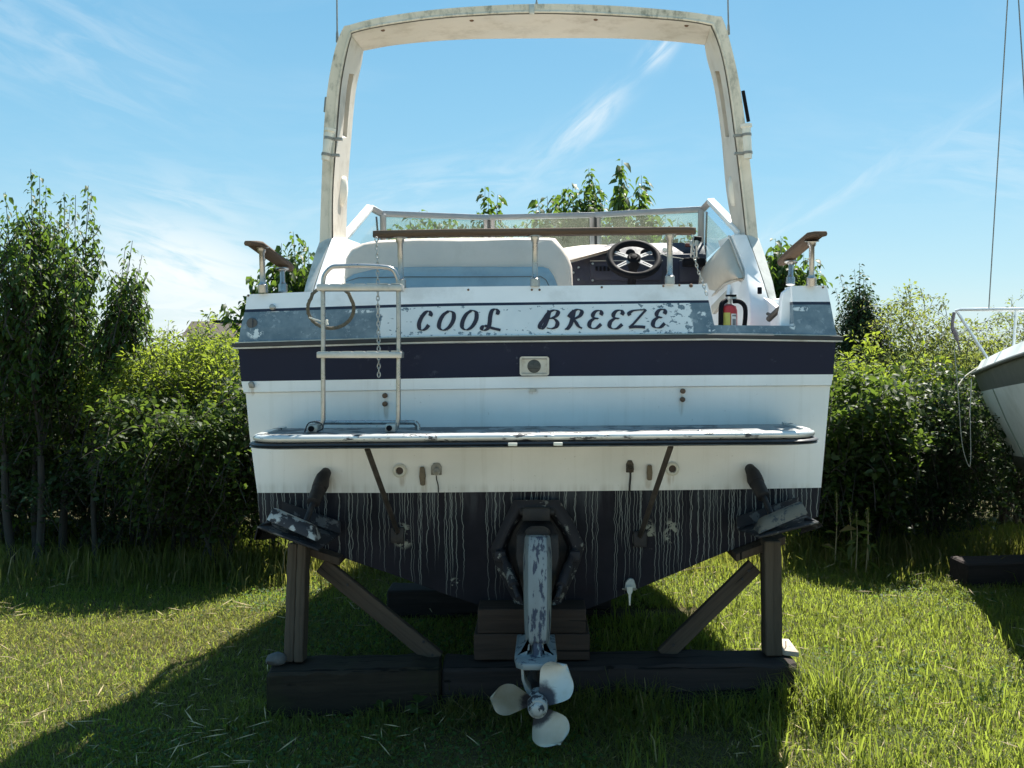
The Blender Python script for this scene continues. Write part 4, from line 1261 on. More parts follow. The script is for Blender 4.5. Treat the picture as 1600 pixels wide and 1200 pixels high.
# oval courtesy lights low on the inner faces
for (px, py, s) in ((537, 300, -1), (1144, 300, 1)):
    mb = MB(); rings = []
    for k in range(9):
        t = k / 8; w_ = math.sin(math.pi * max(.04, min(.96, t)))
        z0 = P(px, lerp(276, 322, t), 5.5).z; x0 = P(px + (-2 + 3.5 * (1 - t)) * -s, py, 5.5).x
        rings.append([Vector((x0 - s * (-.012), 5.5 + a * .04 * w_ ** .5, z0)) for a in (-1, 1)] + [Vector((x0 - s * .020 * w_ ** .5, 5.5 + a * .025 * w_ ** .5, z0)) for a in (1, -1)])
    mb.loft(rings); mb.build('courtesy_light', M['white_plastic'], arch, smooth=70)
# rod holders with their clamps
for (x0, y0, x1, y1, s) in ((516, 203, 508, 250, -1), (1166, 196, 1169, 248, 1)):
    a, b = P(x0, y0, 5.20), P(x1, y1, 5.20); d = b - a
    rh = bpy.data.objects.new('rod_holder', None); scene.collection.objects.link(rh); rh.parent = boat
    mb = MB(); mb.lathe([(.030, -.006), (.030, .008), (.022, .014), (.021, d.length - .01), (.019, d.length), (.016, d.length), (.017, .02), (.024, -.006)], a, d, 18); mb.build('tube', M['white_plastic'], rh, smooth=40)
    for t in (.28, .82):
        q = a.lerp(b, t); mb = MB(); mb.lathe([(.0245, -.007), (.0245, .007)], q, d, 18); mb.box(q + Vector((-s * .035, .02, 0)), (.06, .03, .012)); mb.build('clamp', M['grey_fitting'], rh)
mb = MB(); a, b = P(1161, 142, 5.33), P(1169.5, 190, 5.33); mb.tube([a, b], .010, 8); mb.build('light_bracket', M['dash_black'], boat)
mb = MB(); a, b = P(510, 152, 5.33), P(508, 175, 5.33); mb.tube([a, b], .009, 8); mb.build('light_bracket', M['grey_fitting'], boat)
for (x0, y0, x1, y1, Y) in ((527, 66, 525.0, -160, 5.34), (1138.5, 54, 1134, -160, 5.34), (838.5, 8, 838, -60, 5.4)):
    mb = MB(); a, b = P(x0, y0, Y), P(x1, y1, Y); mb.tube([a, a.lerp(b, .06), a.lerp(b, .08), b], [.008, .007, .0045, .003], 8)
    mb.build('antenna', M['grey_fitting'], boat)
mb = MB(); mb.box(P(831, 14, 5.29), (.028, .02, .05)); mb.build('light_base', M['frame_grey'], arch, bevel=.004)

# ------------------------------------------------------------------ arch feet, coamings and side cushions (mirror images about the boat's centre line)
def MP(px, py, Y, s):
    return P(px if s > 0 else 2 * CX + 1 - px, py + (0 if s > 0 else 5), Y)
for s in (1, -1):
    m = lambda px, py, Y: MP(px, py, Y, s)
    # grey foot: outer strip that flares down to the deck
    a = [m(1167, 366, 5.29), m(1178, 394, 5.22), m(1190, 428, 5.12), m(1206, 480, 4.98), m(1209, 500, 4.95)]
    b = [m(1186, 372, 5.31), m(1194, 394, 5.26), m(1208, 440, 5.15), m(1215, 474, 5.02), m(1217, 500, 4.98)]
    mb = MB(); bk = [p + Vector((-.01 * s, .32, 0)) for p in b]; ak = [p + Vector((0, .32, 0)) for p in a]
    mb.loft([[a[i], b[i], bk[i], ak[i]] for i in range(5)]); mb.build('arch_foot', M['foot_grey'], boat, bevel=.006)
    # white inner coaming
    c0 = [m(1145, 366, 5.36), m(1155, 394, 5.28), m(1164, 420, 5.2), m(1168, 440, 5.1), m(1172, 470, 5.0), m(1172, 515, 4.97)]
    c1 = [m(1166.5, 366, 5.285), m(1177.5, 394, 5.215), m(1188, 425, 5.12), m(1194, 444, 5.07), m(1205, 480, 4.975), m(1209, 515, 4.94)]
    mb = MB(); D = Vector((0, .3, 0))
    mb.loft([[c0[i], c1[i], c1[i] + D, c0[i] + D + Vector((-.03 * s, 0, 0))] for i in range(6)]); mb.build('coaming', M['frame_white'], boat, bevel=.008)
    # cockpit side below the cushion
    w0 = [m(1092, 444, 5.9), m(1150, 436, 5.25), m(1200, 470, 4.98), m(1232, 497, 4.62)]
    w1 = [m(1092, 560, 5.9), m(1150, 560, 5.25), m(1200, 560, 4.98), m(1240, 540, 4.60)]
    mb = MB(); D = Vector((.03 * s, .02, 0))
    mb.loft([[w0[i], w1[i], w1[i] + D, w0[i] + D] for i in range(4)]); mb.build('cockpit_side', M['deck_white'], boat)
    if s < 0: continue                      # the bench hides the left panel
    # upholstered side panel, swelling towards the cockpit
    q0 = [m(1102, 412, 6.05), m(1122, 390, 5.75), m(1141, 369, 5.42), m(1148, 385, 5.36), m(1158, 412, 5.26), m(1166, 434, 5.18)]
    q1 = [m(1102, 478, 6.0), m(1110, 470, 5.8), m(1122, 456, 5.55), m(1136, 444, 5.4), m(1150, 439, 5.28), m(1165.5, 436, 5.18)]
    mb = MB(); rows = []
    for k in range(7):
        t = k / 6; bulge = math.sin(math.pi * t) ** .6 * .045
        rows.append([q0[i].lerp(q1[i], t) + Vector((-s * bulge, -bulge * .4, 0)) for i in range(6)])
    rows2 = [[p + Vector((.05 * s, .05, 0)) for p in r_] for r_ in rows]
    mb.loft(rows, closed_ring=False, cap=False); mb.loft(rows2, closed_ring=False, cap=False)
    ring = lambda r_: r_[0] + [x[-1] for x in r_[1:]] + r_[-1][::-1][1:] + [x[0] for x in r_[::-1]][1:-1]
    mb.loft([ring(rows), ring(rows2)], cap=False)
    sc = mb.build('side_cushion', M['beige_vinyl'], boat, smooth=60)
    mb = MB(); mb.tube([p + Vector((-s * .012, -.01, 0)) for p in q1[1:]], .006, 6); mb.tube([p + Vector((-s * .01, -.012, 0)) for p in q0[2:]], .006, 6); mb.build('piping', M['arch_inner'], sc)
mb = MB(); mb.prism([P(1110, 478, 5.5), P(1135, 452, 5.3), P(1138, 462, 5.28), P(1112, 492, 5.45)], (.03, .05, 0)); mb.build('lower_cushion', M['beige_vinyl'], boat, bevel=.01)
mb = MB(); mb.tube([P(1139, 446, 5.1), P(1137, 470, 5.05)], .009, 8); mb.build('coaming_post', M['frame_white'], boat)
# hand hold slot and latch stub by the gate
mb = MB(); mb.box(P(1187, 454, 5.02), (.022, .012, .035)); mb.build('hand_slot', M['dash_black'], boat, bevel=.004)
mb = MB(); mb.tube([P(1201, 499, 4.72), P(1221, 480, 4.62)], .014, 8); mb.tube([P(1199, 490, 4.74), P(1204, 492, 4.72)], .008, 6); mb.build('gate_latch', M['bracket'], boat)

# ------------------------------------------------------------------ windscreen
def bar(mb, a, b, w_=.02, d=.03):
    ax = (b - a); L = ax.length; ax.normalize(); x = ax.cross(Vector((0, 1, 0))).normalized(); y = x.cross(ax)
    M_ = Matrix((x, y, ax)).transposed()
    mb.box((a + b) / 2, (w_, d, L), M_)
ws = bpy.data.objects.new('windscreen', None); scene.collection.objects.link(ws); ws.parent = boat
top = [P(596, 334, 6.35), P(764, 340, 6.75), P(930, 336, 6.75), P(1098, 327, 6.35)]
bot = [P(597, 396, 6.40), P(765, 396, 6.86), P(931, 396, 6.86), P(1097, 396, 6.40)]
for i in range(3):
    mb = MB(); bar(mb, top[i], top[i + 1], .036, .03); bar(mb, bot[i], bot[i + 1], .03, .03); mb.build('frame', M['frame_alloy'], ws, bevel=.004)
    mb = MB(); D = Vector((0, .006, 0)); mb.prism([top[i], top[i + 1], bot[i + 1], bot[i]], D); mb.build('pane', M['glass'], ws, smooth=0)
mb = MB()
for i, dx_ in ((0, 0.01), (3, -.01)): bar(mb, top[i] + Vector((dx_, 0, 0)), bot[i] + Vector((dx_, 0, 0)), .036, .035)
for i in (1, 2):
    for dx_ in (-.024, .024): bar(mb, top[i] + Vector((dx_, -.003, 0)), bot[i] + Vector((dx_, -.003, 0)), .03, .03)
mb.build('mullion', M['frame_alloy'], ws, bevel=.004)
for i in (1, 2):
    mb = MB(); bar(mb, top[i] + Vector((0, -.012, -.02)), bot[i] + Vector((0, -.012, 0)), .014, .012); mb.build('gasket', M['black_rubber'], ws)
for s in (-1, 1):
    if s < 0: c, e, f, g = P(578, 324, 6.30), P(513, 400, 5.45), P(545, 402, 5.55), P(597, 385, 6.36)
    else: c, e, f, g = P(1110, 314, 6.30), P(1160, 366, 5.45), P(1140, 372, 5.50), P(1097, 410, 6.36)
    tp_ = top[0] if s < 0 else top[3]
    mb = MB(); D = Vector((.005 * s, 0, 0))
    for tri in ((tp_, c, e), (tp_, e, f), (tp_, f, g)): mb.add(tri, [(0, 1, 2)])
    mb.build('pane', M['side_glass'], ws, smooth=0)
    mb = MB(); bar(mb, c, e, .045, .035); mb.build('side_frame', M['frame_white'], ws, bevel=.006)
    mb = MB(); bar(mb, tp_, c, .04, .035); mb.build('corner_frame', M['frame_alloy'], ws, bevel=.006)
    mb = MB(); a_ = tp_.lerp(c, .25) + Vector((-s * -.0, -.012, -.03)); bar(mb, a_ + Vector((s * .012, 0, 0)), Vector((g.x + s * .02, g.y, g.z)), .010, .014); mb.build('gasket', M['black_rubber'], ws)

# ------------------------------------------------------------------ helm
dash = bpy.data.objects.new('dashboard', None); scene.collection.objects.link(dash); dash.parent = boat
mb = MB()
mb.prism([P(882, 408, 6.1), P(940, 398, 6.1), P(1104, 396, 6.1), P(1108, 470, 6.1), P(882, 470, 6.1)], (0, .3, 0))
mb.prism([P(884, 406, 6.16), P(955, 380, 6.3), P(1100, 378, 6.3), P(1104, 400, 6.16)], (0, .16, -.02))
mb.build('binnacle', M['dash_navy'], dash, bevel=.012)
mb = MB(); mb.prism([P(922, 409, 6.08), P(1035, 408, 6.08), P(1035, 438, 6.08), P(923, 438, 6.08)], (0, .02, 0)); mb.build('switch_panel', M['dash_navy'], dash, bevel=.004)
mb = MB(); mb.prism([P(1062, 408, 6.08), P(1102, 407, 6.08), P(1102, 440, 6.08), P(1062, 440, 6.08)], (0, .02, 0)); mb.build('side_panel', M['dash_navy'], dash, bevel=.004)
mb = MB(); mb.tube([P(922, 407.5, 6.07), P(1036, 407, 6.07)], .003, 6); mb.tube([P(1062, 407, 6.07), P(1104, 406, 6.07)], .003, 6); mb.build('trim_strip', M['grey_fitting'], dash)
for px, py in ((926, 412), (926, 438), (904, 418), (904, 437), (896, 426)):
    mb = MB(); mb.lathe([(.008, 0), (.006, .006)], P(px, py, 6.075), (0, -1, 0), 8); mb.build('screw', M['steel'], dash)
for k in range(6):
    mb = MB(); mb.box(P(932 + 6.2 * k, 420, 6.075), (.014, .014, .028)); mb.build('switch', M['dash_black'], dash, bevel=.003)
for px in (962, 985, 1008):
    mb = MB(); p = P(px, 397, 6.13); mb.lathe([(.030, 0), (.030, .010), (.026, .012)], p, (0, -1, .3), 18); g_ = mb.build('gauge', M['dash_black'], dash)
mb = MB(); mb.lathe([(.016, 0), (.016, .014), (.010, .02)], P(1039, 391, 6.12), (0, -1, .2), 12); mb.build('knob', M['white_plastic'], dash)
mb = MB(); mb.tube(catmull([P(1029, 394, 6.1), P(1042, 400, 6.0), P(1060, 403, 6.0), P(1078, 407, 6.05)], 5), .003, 6); mb.build('wire', M['thin_rope'], dash)
mb = MB(); mb.box(P(1077, 383, 6.2), (.05, .04, .022)); mb.build('compass_cover', plain('faded_red_brown', (.13, .035, .025), .6), dash, bevel=.004)
thr = bpy.data.objects.new('throttle', None); scene.collection.objects.link(thr); thr.parent = boat
mb = MB(); mb.box(P(1084, 410, 6.0), (.13, .09, .05)); mb.build('throttle_base', M['dash_black'], thr, bevel=.012)
for px, tx in ((1079, 1081), (1089, 1088)):
    mb = MB(); mb.tube([P(px, 408, 5.98), P(tx, 382, 5.94)], .006, 8); mb.lathe([(.013, 0), (.013, .03), (.006, .034)], P(tx, 384, 5.94), (0, 0, 1), 10); mb.build('lever', M['dull_alloy'], thr)
mb = MB(); mb.tube([P(1083, 372, 5.95), P(1096, 373.5, 5.95)], .014, 8); mb.build('grip', M['dash_black'], thr)

SWC = P(990.5, 405, 5.78)
sw = bpy.data.objects.new('steering_wheel', None); scene.collection.objects.link(sw); sw.parent = boat
tilt = R(43)
nx_, nu = Vector((1, 0, 0)), Vector((0, math.sin(tilt), math.cos(tilt)))
nn = nx_.cross(nu) * 1.0
def SW(r_, a, h=0.0): return SWC + nx_ * (r_ * math.cos(a)) + nu * (r_ * math.sin(a)) + nn * h
if nn.y > 0: nn = -nn
mb = MB(); mb.tube([SW(.140, 2 * math.pi * k / 40) for k in range(40)], .021, 12, closed=True); mb.build('rim', M['dash_black'], sw, smooth=70)
mb = MB(); mb.lathe([(.036, -.05), (.040, .0), (.040, .012), (.030, .020), (.022, .018), (.018, .026), (.006, .028)], SWC + nn * .0, nn, 20); mb.build('hub', M['dash_black'], sw)
for a in (28, 152, 215, 325):
    a = R(a); d0, d1 = .034, .128
    mb = MB(); t_ = Vector((-math.sin(a), math.cos(a)))
    def q(r_, o, h=0.006): return SWC + nx_ * (r_ * math.cos(a) - o * math.sin(a)) + nu * (r_ * math.sin(a) + o * math.cos(a)) + nn * h
    o_ = [(d0, -.013), (d1, -.011), (d1, .011), (d0, .013)]; i_ = [(.058, -.0035), (.112, -.003), (.112, .003), (.058, .0035)]
    for k in range(4):
        k2 = (k + 1) % 4
        mb.prism([q(*o_[k]), q(*o_[k2]), q(*i_[k2]), q(*i_[k])], -nn * .005)
    mb.build('spoke', M['wheel_silver'], sw, smooth=0)
mb = MB(); mb.tube([SWC - nn * .02, SWC - nn * .25], .026, 12); mb.build('column', M['dash_black'], sw)

# pale cover thrown over the dash beside the seat
mb = MB(); rows = []
for k in range(7):
    t = k / 6
    rows.append([P(lerp(878, 960, t), lerp(388, 383.5, t) - 3 * math.sin(math.pi * t), 6.5), P(lerp(880, 958, t), lerp(394, 386, t), 6.2), P(lerp(886, 952, t), lerp(402, 389, t), 6.02), P(lerp(890, 948, t), lerp(407, 391, t), 6.0)])
mb.loft(rows, closed_ring=False, cap=False); mb.loft([[p + Vector((0, .01, -.015)) for p in r_] for r_ in rows], closed_ring=False, cap=False)
mb.build('dash_cover', M['cream_vinyl'], boat, smooth=60)

# ------------------------------------------------------------------ bench seat
seat = bpy.data.objects.new('bench_seat', None); scene.collection.objects.link(seat); seat.parent = boat
SO = [(538, 470), (538, 432), (541, 404), (549, 390), (564, 381), (586, 376), (640, 373), (720, 371.5), (800, 371.5), (858, 371.5), (868, 373), (880, 388), (889, 402), (894, 418), (895, 445), (895, 470)]
def seat_pts(inset_px, Y):
    c = (716, 430)
    out = []
    for x, y in SO:
        dx_, dy_ = x - c[0], y - c[1]
        L = math.hypot(dx_, dy_); out.append(P(x - dx_ / L * inset_px, y - dy_ / L * inset_px, Y))
    return out
mb = MB(); mb.loft([seat_pts(7, 5.06), seat_pts(2.2, 5.075), seat_pts(0, 5.11), seat_pts(0, 5.20), seat_pts(5, 5.25)]); mb.build('backrest', M['cream_vinyl'], seat, smooth=50)
BO = [(541, 470), (540, 436), (552, 428), (580, 421), (612, 417.5), (660, 416), (760, 416), (848, 416), (858, 419), (866, 431), (872, 446), (876, 470)]
mb = MB(); mb.loft([[P(x, y, 5.062) for x, y in BO], [P(x, y, 5.052) for x, y in BO], [P(lerp(x, 710, .012), lerp(y, 450, .05), 5.044) for x, y in BO]]); mb.build('back_panel', M['blue_vinyl'], seat, smooth=50)
mb = MB(); mb.tube([P(x, y, 5.052) for x, y in BO[1:]], .0045, 6); mb.build('piping', M['cream_vinyl'], seat)
mb = MB(); mb.tube([P(541, 440, 5.046), P(560, 434, 5.043), P(640, 432.5, 5.042), P(760, 432.5, 5.042), P(845, 432, 5.042), P(853, 437, 5.043), P(858, 447, 5.043)], .0022, 5); mb.build('seam', M['sail_grey'], seat)
mb = MB(); mb.box((P(716, 470, 5.3).x, 5.42, 1.62), (1.14, .50, .12)); mb.build('seat_cushion', M['cream_vinyl'], seat, bevel=.03)
mb = MB(); mb.box((P(716, 470, 5.3).x, 5.42, 1.40), (1.10, .46, .34)); mb.build('seat_base', M['deck_white'], seat)

# ------------------------------------------------------------------ teak grab rails on stanchions
def stanchion(a, b, parent, r_=.0125):
    mb = MB(); d = b - a
    mb.lathe([(r_ * 1.75, 0), (r_ * 1.75, .035), (r_ * 1.25, .04), (r_, .05), (r_, d.length * .86), (r_ * 1.5, d.length * .9), (r_ * 1.6, d.length - .006), (r_ * 2.6, d.length - .004), (r_ * 2.6, d.length)], a, d, 14)
    return mb.build('stanchion', M['steel'], parent, smooth=40)
def plank(path, wv, hv, parent, name='teak_rail'):
    """rounded teak board swept along a path; wv is its width vector"""
    rings = []; n = len(path)
    for i, p in enumerate(path):
        e = min(i, n - 1 - i); sc = (.35, .8, 1.0)[min(e, 2)]
        W = wv * sc
        rings.append([p - W * .5, p - W * .42 + hv * .5, p + W * .42 + hv * .5, p + W * .5, p + W * .42 - hv * .5, p - W * .42 - hv * .5])
    mb = MB(); mb.loft(rings); return rings, mb
gr1 = bpy.data.objects.new('stern_grab_rail', None); scene.collection.objects.link(gr1); gr1.parent = boat
path = [P(px, py, 4.50) for px, py in ((583, 366), (587, 366.5), (594, 366.5), (640, 365.5), (720, 364), (836, 363), (960, 361.5), (1040, 361), (1075, 361), (1083, 361.5), (1087, 361))]
_, mb = plank(path, Vector((0, .085, 0)), Vector((0, 0, .030)), gr1)
L = (path[-1] - path[0]).length
# grain runs along the board: build it with its own long axis
def grain_part(mb, name, mat, parent, p0, p1):
    ax = (p1 - p0).normalized(); x = Vector((0, 1, 0)).cross(ax)
    if x.length < .2: x = Vector((0, 0, 1)).cross(ax)
    x.normalize(); y = ax.cross(x)
    M_ = Matrix((x, y, ax)).transposed().to_4x4(); M_.translation = p0
    inv = M_.inverted(); mb.v = [inv @ p for p in mb.v]
    o = mb.build(name, mat, None, bevel=.003)
    M_.translation = p0 - world_of(parent); o.matrix_local = M_; o.parent = parent
    return o
grain_part(mb, 'teak_rail', M['teak'], gr1, path[0], path[-1])
for px, yb, yt in ((625, 450, 370), (836, 448, 368), (1046.5, 444, 365)):
    stanchion(P(px + (2 if px < 700 else 0), yb, 4.50), P(px, yt, 4.50), gr1)
for pts, b0, b1 in ((((388, 380, 4.40), (392, 380, 4.42), (399, 381, 4.45), (422, 398, 4.62), (444, 413, 4.82), (450, 418, 4.88), (453, 421, 4.90)), ((411, 457, 4.52), (409, 386, 4.50)), ((442, 456, 4.78), (441, 420, 4.80))),
                    (((1287, 365, 4.40), (1282, 365, 4.42), (1273, 367, 4.45), (1250, 386, 4.62), (1232, 402, 4.80), (1224, 409, 4.88), (1221, 412, 4.90)), ((1268, 446, 4.52), (1268.5, 376, 4.48)), ((1235, 445, 4.78), (1236, 409, 4.80)))):
    g = bpy.data.objects.new('side_grab_rail', None); scene.collection.objects.link(g); g.parent = boat
    path = [P(*q_) for q_ in pts]
    _, mb = plank(path, Vector((.080, .0, 0)), Vector((0, 0, .022)), g)
    grain_part(mb, 'teak_rail', M['teak'], g, path[0], path[-1])
    stanchion(P(*b0[0]), P(*b0[1]), g); stanchion(P(*b1[0]), P(*b1[1]), g, .012)

# ------------------------------------------------------------------ loose things on the boat
fx = P(1138, 500, 4.85)
ext = thing('fire_extinguisher', 'red fire extinguisher with black hose standing in the open stern gate', 'fire extinguisher', (fx.x, 4.85, 1.5))
b0 = Vector((fx.x, 4.85, 1.50)); zt = P(1138, 476, 4.85).z
mb = MB(); mb.lathe([(.040, 0), (.043, .01), (.043, zt - 1.50 - .03), (.036, zt - 1.50 - .008), (.016, zt - 1.50 + .002)], b0, (0, 0, 1), 24); mb.build('cylinder', M['red_paint'], ext, smooth=40)
mb = MB(); mb.lathe([(.016, 0), (.016, .022), (.022, .024), (.022, .036), (.010, .04)], (fx.x, 4.85, zt), (0, 0, 1), 14); mb.lathe([(.012, 0), (.012, .02)], (fx.x + .02, 4.85, zt + .03), (1, 0, .1), 10); mb.build('valve', M['dull_alloy'], ext)
mb = MB(); mb.box((fx.x + .012, 4.845, zt + .043), (.050, .018, .010)); mb.tube(catmull([Vector((fx.x + .02, 4.84, zt + .016)), Vector((fx.x + .05, 4.83, zt + .014)), Vector((fx.x + .075, 4.83, zt - .01)), Vector((fx.x + .078, 4.83, zt - .06)), Vector((fx.x + .070, 4.83, zt - .13))], 5), .011, 8); mb.build('handle', M['dash_black'], ext)
mb = MB(); mb.tube(catmull([Vector((fx.x - .014, 4.83, zt + .02)), Vector((fx.x - .038, 4.815, zt + .0)), Vector((fx.x - .044, 4.805, zt - .05)), Vector((fx.x - .044, 4.805, zt - .14))], 5), .012, 8); mb.build('hose', M['dash_black'], ext)
def wrap(mb, a0, a1, z0, z1, r_=.0438):
    n = 6
    top_ = [Vector((fx.x + r_ * math.sin(lerp(a0, a1, k / n)), 4.85 - r_ * math.cos(lerp(a0, a1, k / n)), z1)) for k in range(n + 1)]
    bt_ = [Vector((p.x, p.y, z0)) for p in top_]
    mb.loft([top_, bt_], closed_ring=False, cap=False)
mb = MB(); wrap(mb, R(8), R(50), 1.50, zt - .045); lb = mb.build('label', M['paper_white'], ext)
mb = MB(); wrap(mb, R(14), R(44), zt - .058, zt - .050, .0442); wrap(mb, R(16), R(42), zt - .10, zt - .07, .0442); mb.build('print', M['paper_grey'], lb)
mb = MB(); wrap(mb, R(-42), R(2), 1.50, zt - .04); mb.build('label', M['paper_yellow'], ext)

def chain(pts, pitch, r_, label, loc):
    mb = MB()
    dense = catmull([Vector(p) for p in pts], 20)
    # walk along the curve at equal steps
    d = [0.0]
    for a, b in zip(dense, dense[1:]): d.append(d[-1] + (b - a).length)
    n = int(d[-1] / pitch); j = 0
    for k in range(n):
        s = (k + .5) * pitch
        while d[j + 1] < s: j += 1
        t = (s - d[j]) / (d[j + 1] - d[j]); p = dense[j].lerp(dense[j + 1], t); ax = (dense[j + 1] - dense[j]).normalized()
        side = ax.cross(Vector((0, 1, 0))).normalized(); q = side if k % 2 == 0 else ax.cross(side).normalized()
        tw = random.uniform(-.3, .3); q = (q + ax.cross(q) * tw).normalized()
        L, W = pitch * .66, pitch * .34
        loop = [p + ax * (L * math.cos(a)) + q * (W * math.sin(a)) for a in [2 * math.pi * i / 10 for i in range(10)]]
        mb.tube(loop, r_, 5, closed=True)
    return solo(mb, 'chain', M['dull_alloy'], label, 'chain', loc, smooth=60)
chain([P(588, 371, 4.40), P(590, 420, 4.39), P(590.5, 480, 4.375), P(591.5, 530, 4.365), P(592, 591, 4.36)], .0185, .0026, 'long steel chain hanging from the teak stern rail past the ladder', P(588, 371, 4.40))
chain([P(1082, 367, 4.47), P(1084, 395, 4.46), P(1090, 420, 4.46), P(1098, 442, 4.46), P(1106, 466, 4.44)], .0165, .0022, 'short fine chain drooping from the right end of the stern rail to the gate', P(1082, 367, 4.47))

mb = MB(); lp = [P(517 + 36 * math.cos(a), 482 + 31 * math.sin(a) - (4 if math.sin(a) < -.6 else 0), 4.29 + .012 * math.sin(3 * a)) for a in [2 * math.pi * k / 48 for k in range(48)]]
mb.tube(lp, .0072, 8, closed=True)
for st_ in range(3):   # laid strands
    mb.tube([p + Vector((math.cos(k * 1.1 + st_ * 2.1), 0, math.sin(k * 1.1 + st_ * 2.1))) * .0045 + Vector((0, -.003, 0)) for k, p in enumerate(lp)], .0042, 5, closed=True)
rp = solo(mb, 'rope_loop', M['rope'], 'brown twisted rope loop hung behind the top step of the ladder', 'rope', lp[12], smooth=60)
mb = MB(); mb.tube(catmull([P(483, 496, 4.28), P(495, 500, 4.27), P(507, 503, 4.26), P(512, 500, 4.26), P(510, 508, 4.26)], 4), .0032, 6); mb.tube([P(508, 500, 4.255), P(511, 508, 4.255)], .008, 6); mb.build('tie', M['white_plastic'], rp)


# ------------------------------------------------------------------ timber cradle under the boat
crad = thing('timber_cradle', 'weathered timber cradle of posts, braces and ground beams propping up the cruiser', 'boat cradle', (0, 4.4, 0))
bl = beam('ground_beam', (-1.155, 4.33, .10), (-.425, 4.39, .10), .20, .22, M['base_wood'], crad, bevel=.012, rough=.007)
bl['label'] = 'mossy left length of the ground beam'
beam('ground_beam', (-.418, 4.395, .096), (1.125, 4.44, .10), .20, .22, M['dark_timber'], crad, bevel=.012, rough=.007)
beam('ground_beam', (-.88, 5.92, .08), (.42, 5.92, .08), .16, .20, M['dark_timber'], crad, bevel=.008, rough=.003)
def up_post(x, y, w_, d):
    p0 = P(*x, y[0]); p1 = P(*w_, y[1])
    return p0, p1
p0 = P(461, 1030, 4.38); p0.z = .202; p1 = P(467, 848, 4.44)
lft = p0.lerp(p1, 0)
beam('post', p0 + Vector((-.018, 0, 0)), p1 + Vector((-.018, 0, 0)), .042, .09, M['post_wood'], crad, bevel=.004, rough=.0015)
beam('post', p0 + Vector((.024, -.004, 0)), p1 + Vector((.024, -.004, 0)), .039, .09, M['post_wood'], crad, bevel=.004, rough=.0015)
p0 = P(1206, 1020, 4.47); p0.z = .205; p1 = P(1204, 843, 4.47)
beam('post', p0, p1, .076, .09, M['post_wood'], crad, bevel=.005, rough=.0015)
beam('brace', P(503, 882, 4.50), P(684, 1030, 4.46), .072, .04, M['brace_wood'], crad, bevel=.003, rough=.001)
beam('brace', P(1179, 884, 4.50), P(1036, 1024, 4.50), .072, .04, M['brace_wood'], crad, bevel=.003, rough=.001)
for a, b in (((455, 848), (530, 872)), ((1150, 866), (1228, 838))):
    pa, pb = P(*a, 4.46), P(*b, 4.46)
    mb = MB(); mb.prism([pa, pb, pb + Vector((0, 0, -.035)), pa + Vector((0, 0, -.035))], (0, .35, 0)); mb.build('hull_pad', M['brace_wood'], crad, bevel=.004)
for px, py in ((543, 914), (662, 1003), (676, 1023), (1160, 905), (1052, 1008), (1170, 892)):
    mb = MB(); mb.lathe([(.007, 0), (.006, .004)], P(px, py, 4.445), (0, -1, 0), 8); mb.build('nail_head', M['recess_dark'], crad)

kb = beam('keel_block', P(740, 1020, 4.36) + Vector((0, .16, .0)), P(922, 1020, 4.36) + Vector((0, .16, 0)), .113, .30, M['block_wood'], None, bevel=.004, rough=.001)
tag(kb, 'wider reddish wooden block lying on the ground beam behind the propeller', 'wooden block')
kb.location.z = .203 + .0585
kb2 = beam('keel_block', P(746, 980, 4.365) + Vector((0, .15, 0)), P(916, 980, 4.365) + Vector((0, .15, 0)), .105, .28, M['block_wood'], None, bevel=.004, rough=.001)
tag(kb2, 'narrower reddish wooden block wedged under the keel on top of another', 'wooden block')
kb2.location.z = .203 + .117 + .0525
ofc = P(1228, 1014, 4.52)
mb = MB(); mb.prism([Vector((ofc.x - .035, 4.44, .206)), Vector((ofc.x + .03, 4.41, .206)), Vector((ofc.x + .022, 4.56, .222)), Vector((ofc.x - .040, 4.57, .222))], (0, 0, .022))
oc = solo(mb, 'wood_offcut', M['pale_wood'], 'small pale wooden offcut with a nail beside the right post', 'wood scrap', (ofc.x, 4.5, .206), bevel=.002)
mb = MB(); mb.tube([Vector((ofc.x - .012, 4.47, .225)), Vector((ofc.x - .014, 4.465, .262))], .0022, 6); mb.build('nail', M['rust_bolt'], oc)
st_ = Vector((-1.13, 4.33, .203)); mb = MB()
bmx = bmesh.new(); bmesh.ops.create_icosphere(bmx, subdivisions=2, radius=.04)
vs = [Vector((v.co.x * 1.2, v.co.y, v.co.z * .7)) * random.uniform(.85, 1.15) + st_ + Vector((0, 0, .022)) for v in bmx.verts]
mb.add(vs, [tuple(v.index for v in f.verts) for f in bmx.faces]); bmx.free()
solo(mb, 'stone', M['stone'], 'grey stone resting on the left end of the mossy beam', 'stone', st_, smooth=50)

# ------------------------------------------------------------------ sailboat at the right edge
SB = Vector((4.2, 6.0, 0))
sail = thing('sailboat', 'pale sailboat with grey rail stripe and steel pulpit at the right edge', 'sailboat', SB)
AX = -.19                                       # the hull lies a little askew: sideways drift per metre towards the street
def srow(pxl, pyl, rise, out=0.0):
    """one level of the hull: along the port side from its far end, round the near end and back"""
    a = P(pxl, pyl, 7.5); hb = 4.40 - a.x
    pts = []
    for k in range(11):
        s = 2.4 * k / 10
        pts.append((s, -hb * (1 + .06 * math.sin(math.pi * s / 3.2))))
    for k in range(1, 9):
        q = k / 8; pts.append((2.4 + 1.9 * math.sin(q * math.pi / 2), -hb * math.cos(q * math.pi / 2)))
    full = pts + [(s, -w_) for s, w_ in pts[:-1]][::-1]
    return [Vector((4.40 - AX * -s + w_, 7.5 - s, a.z + rise * s / 2.4)) for s, w_ in full]
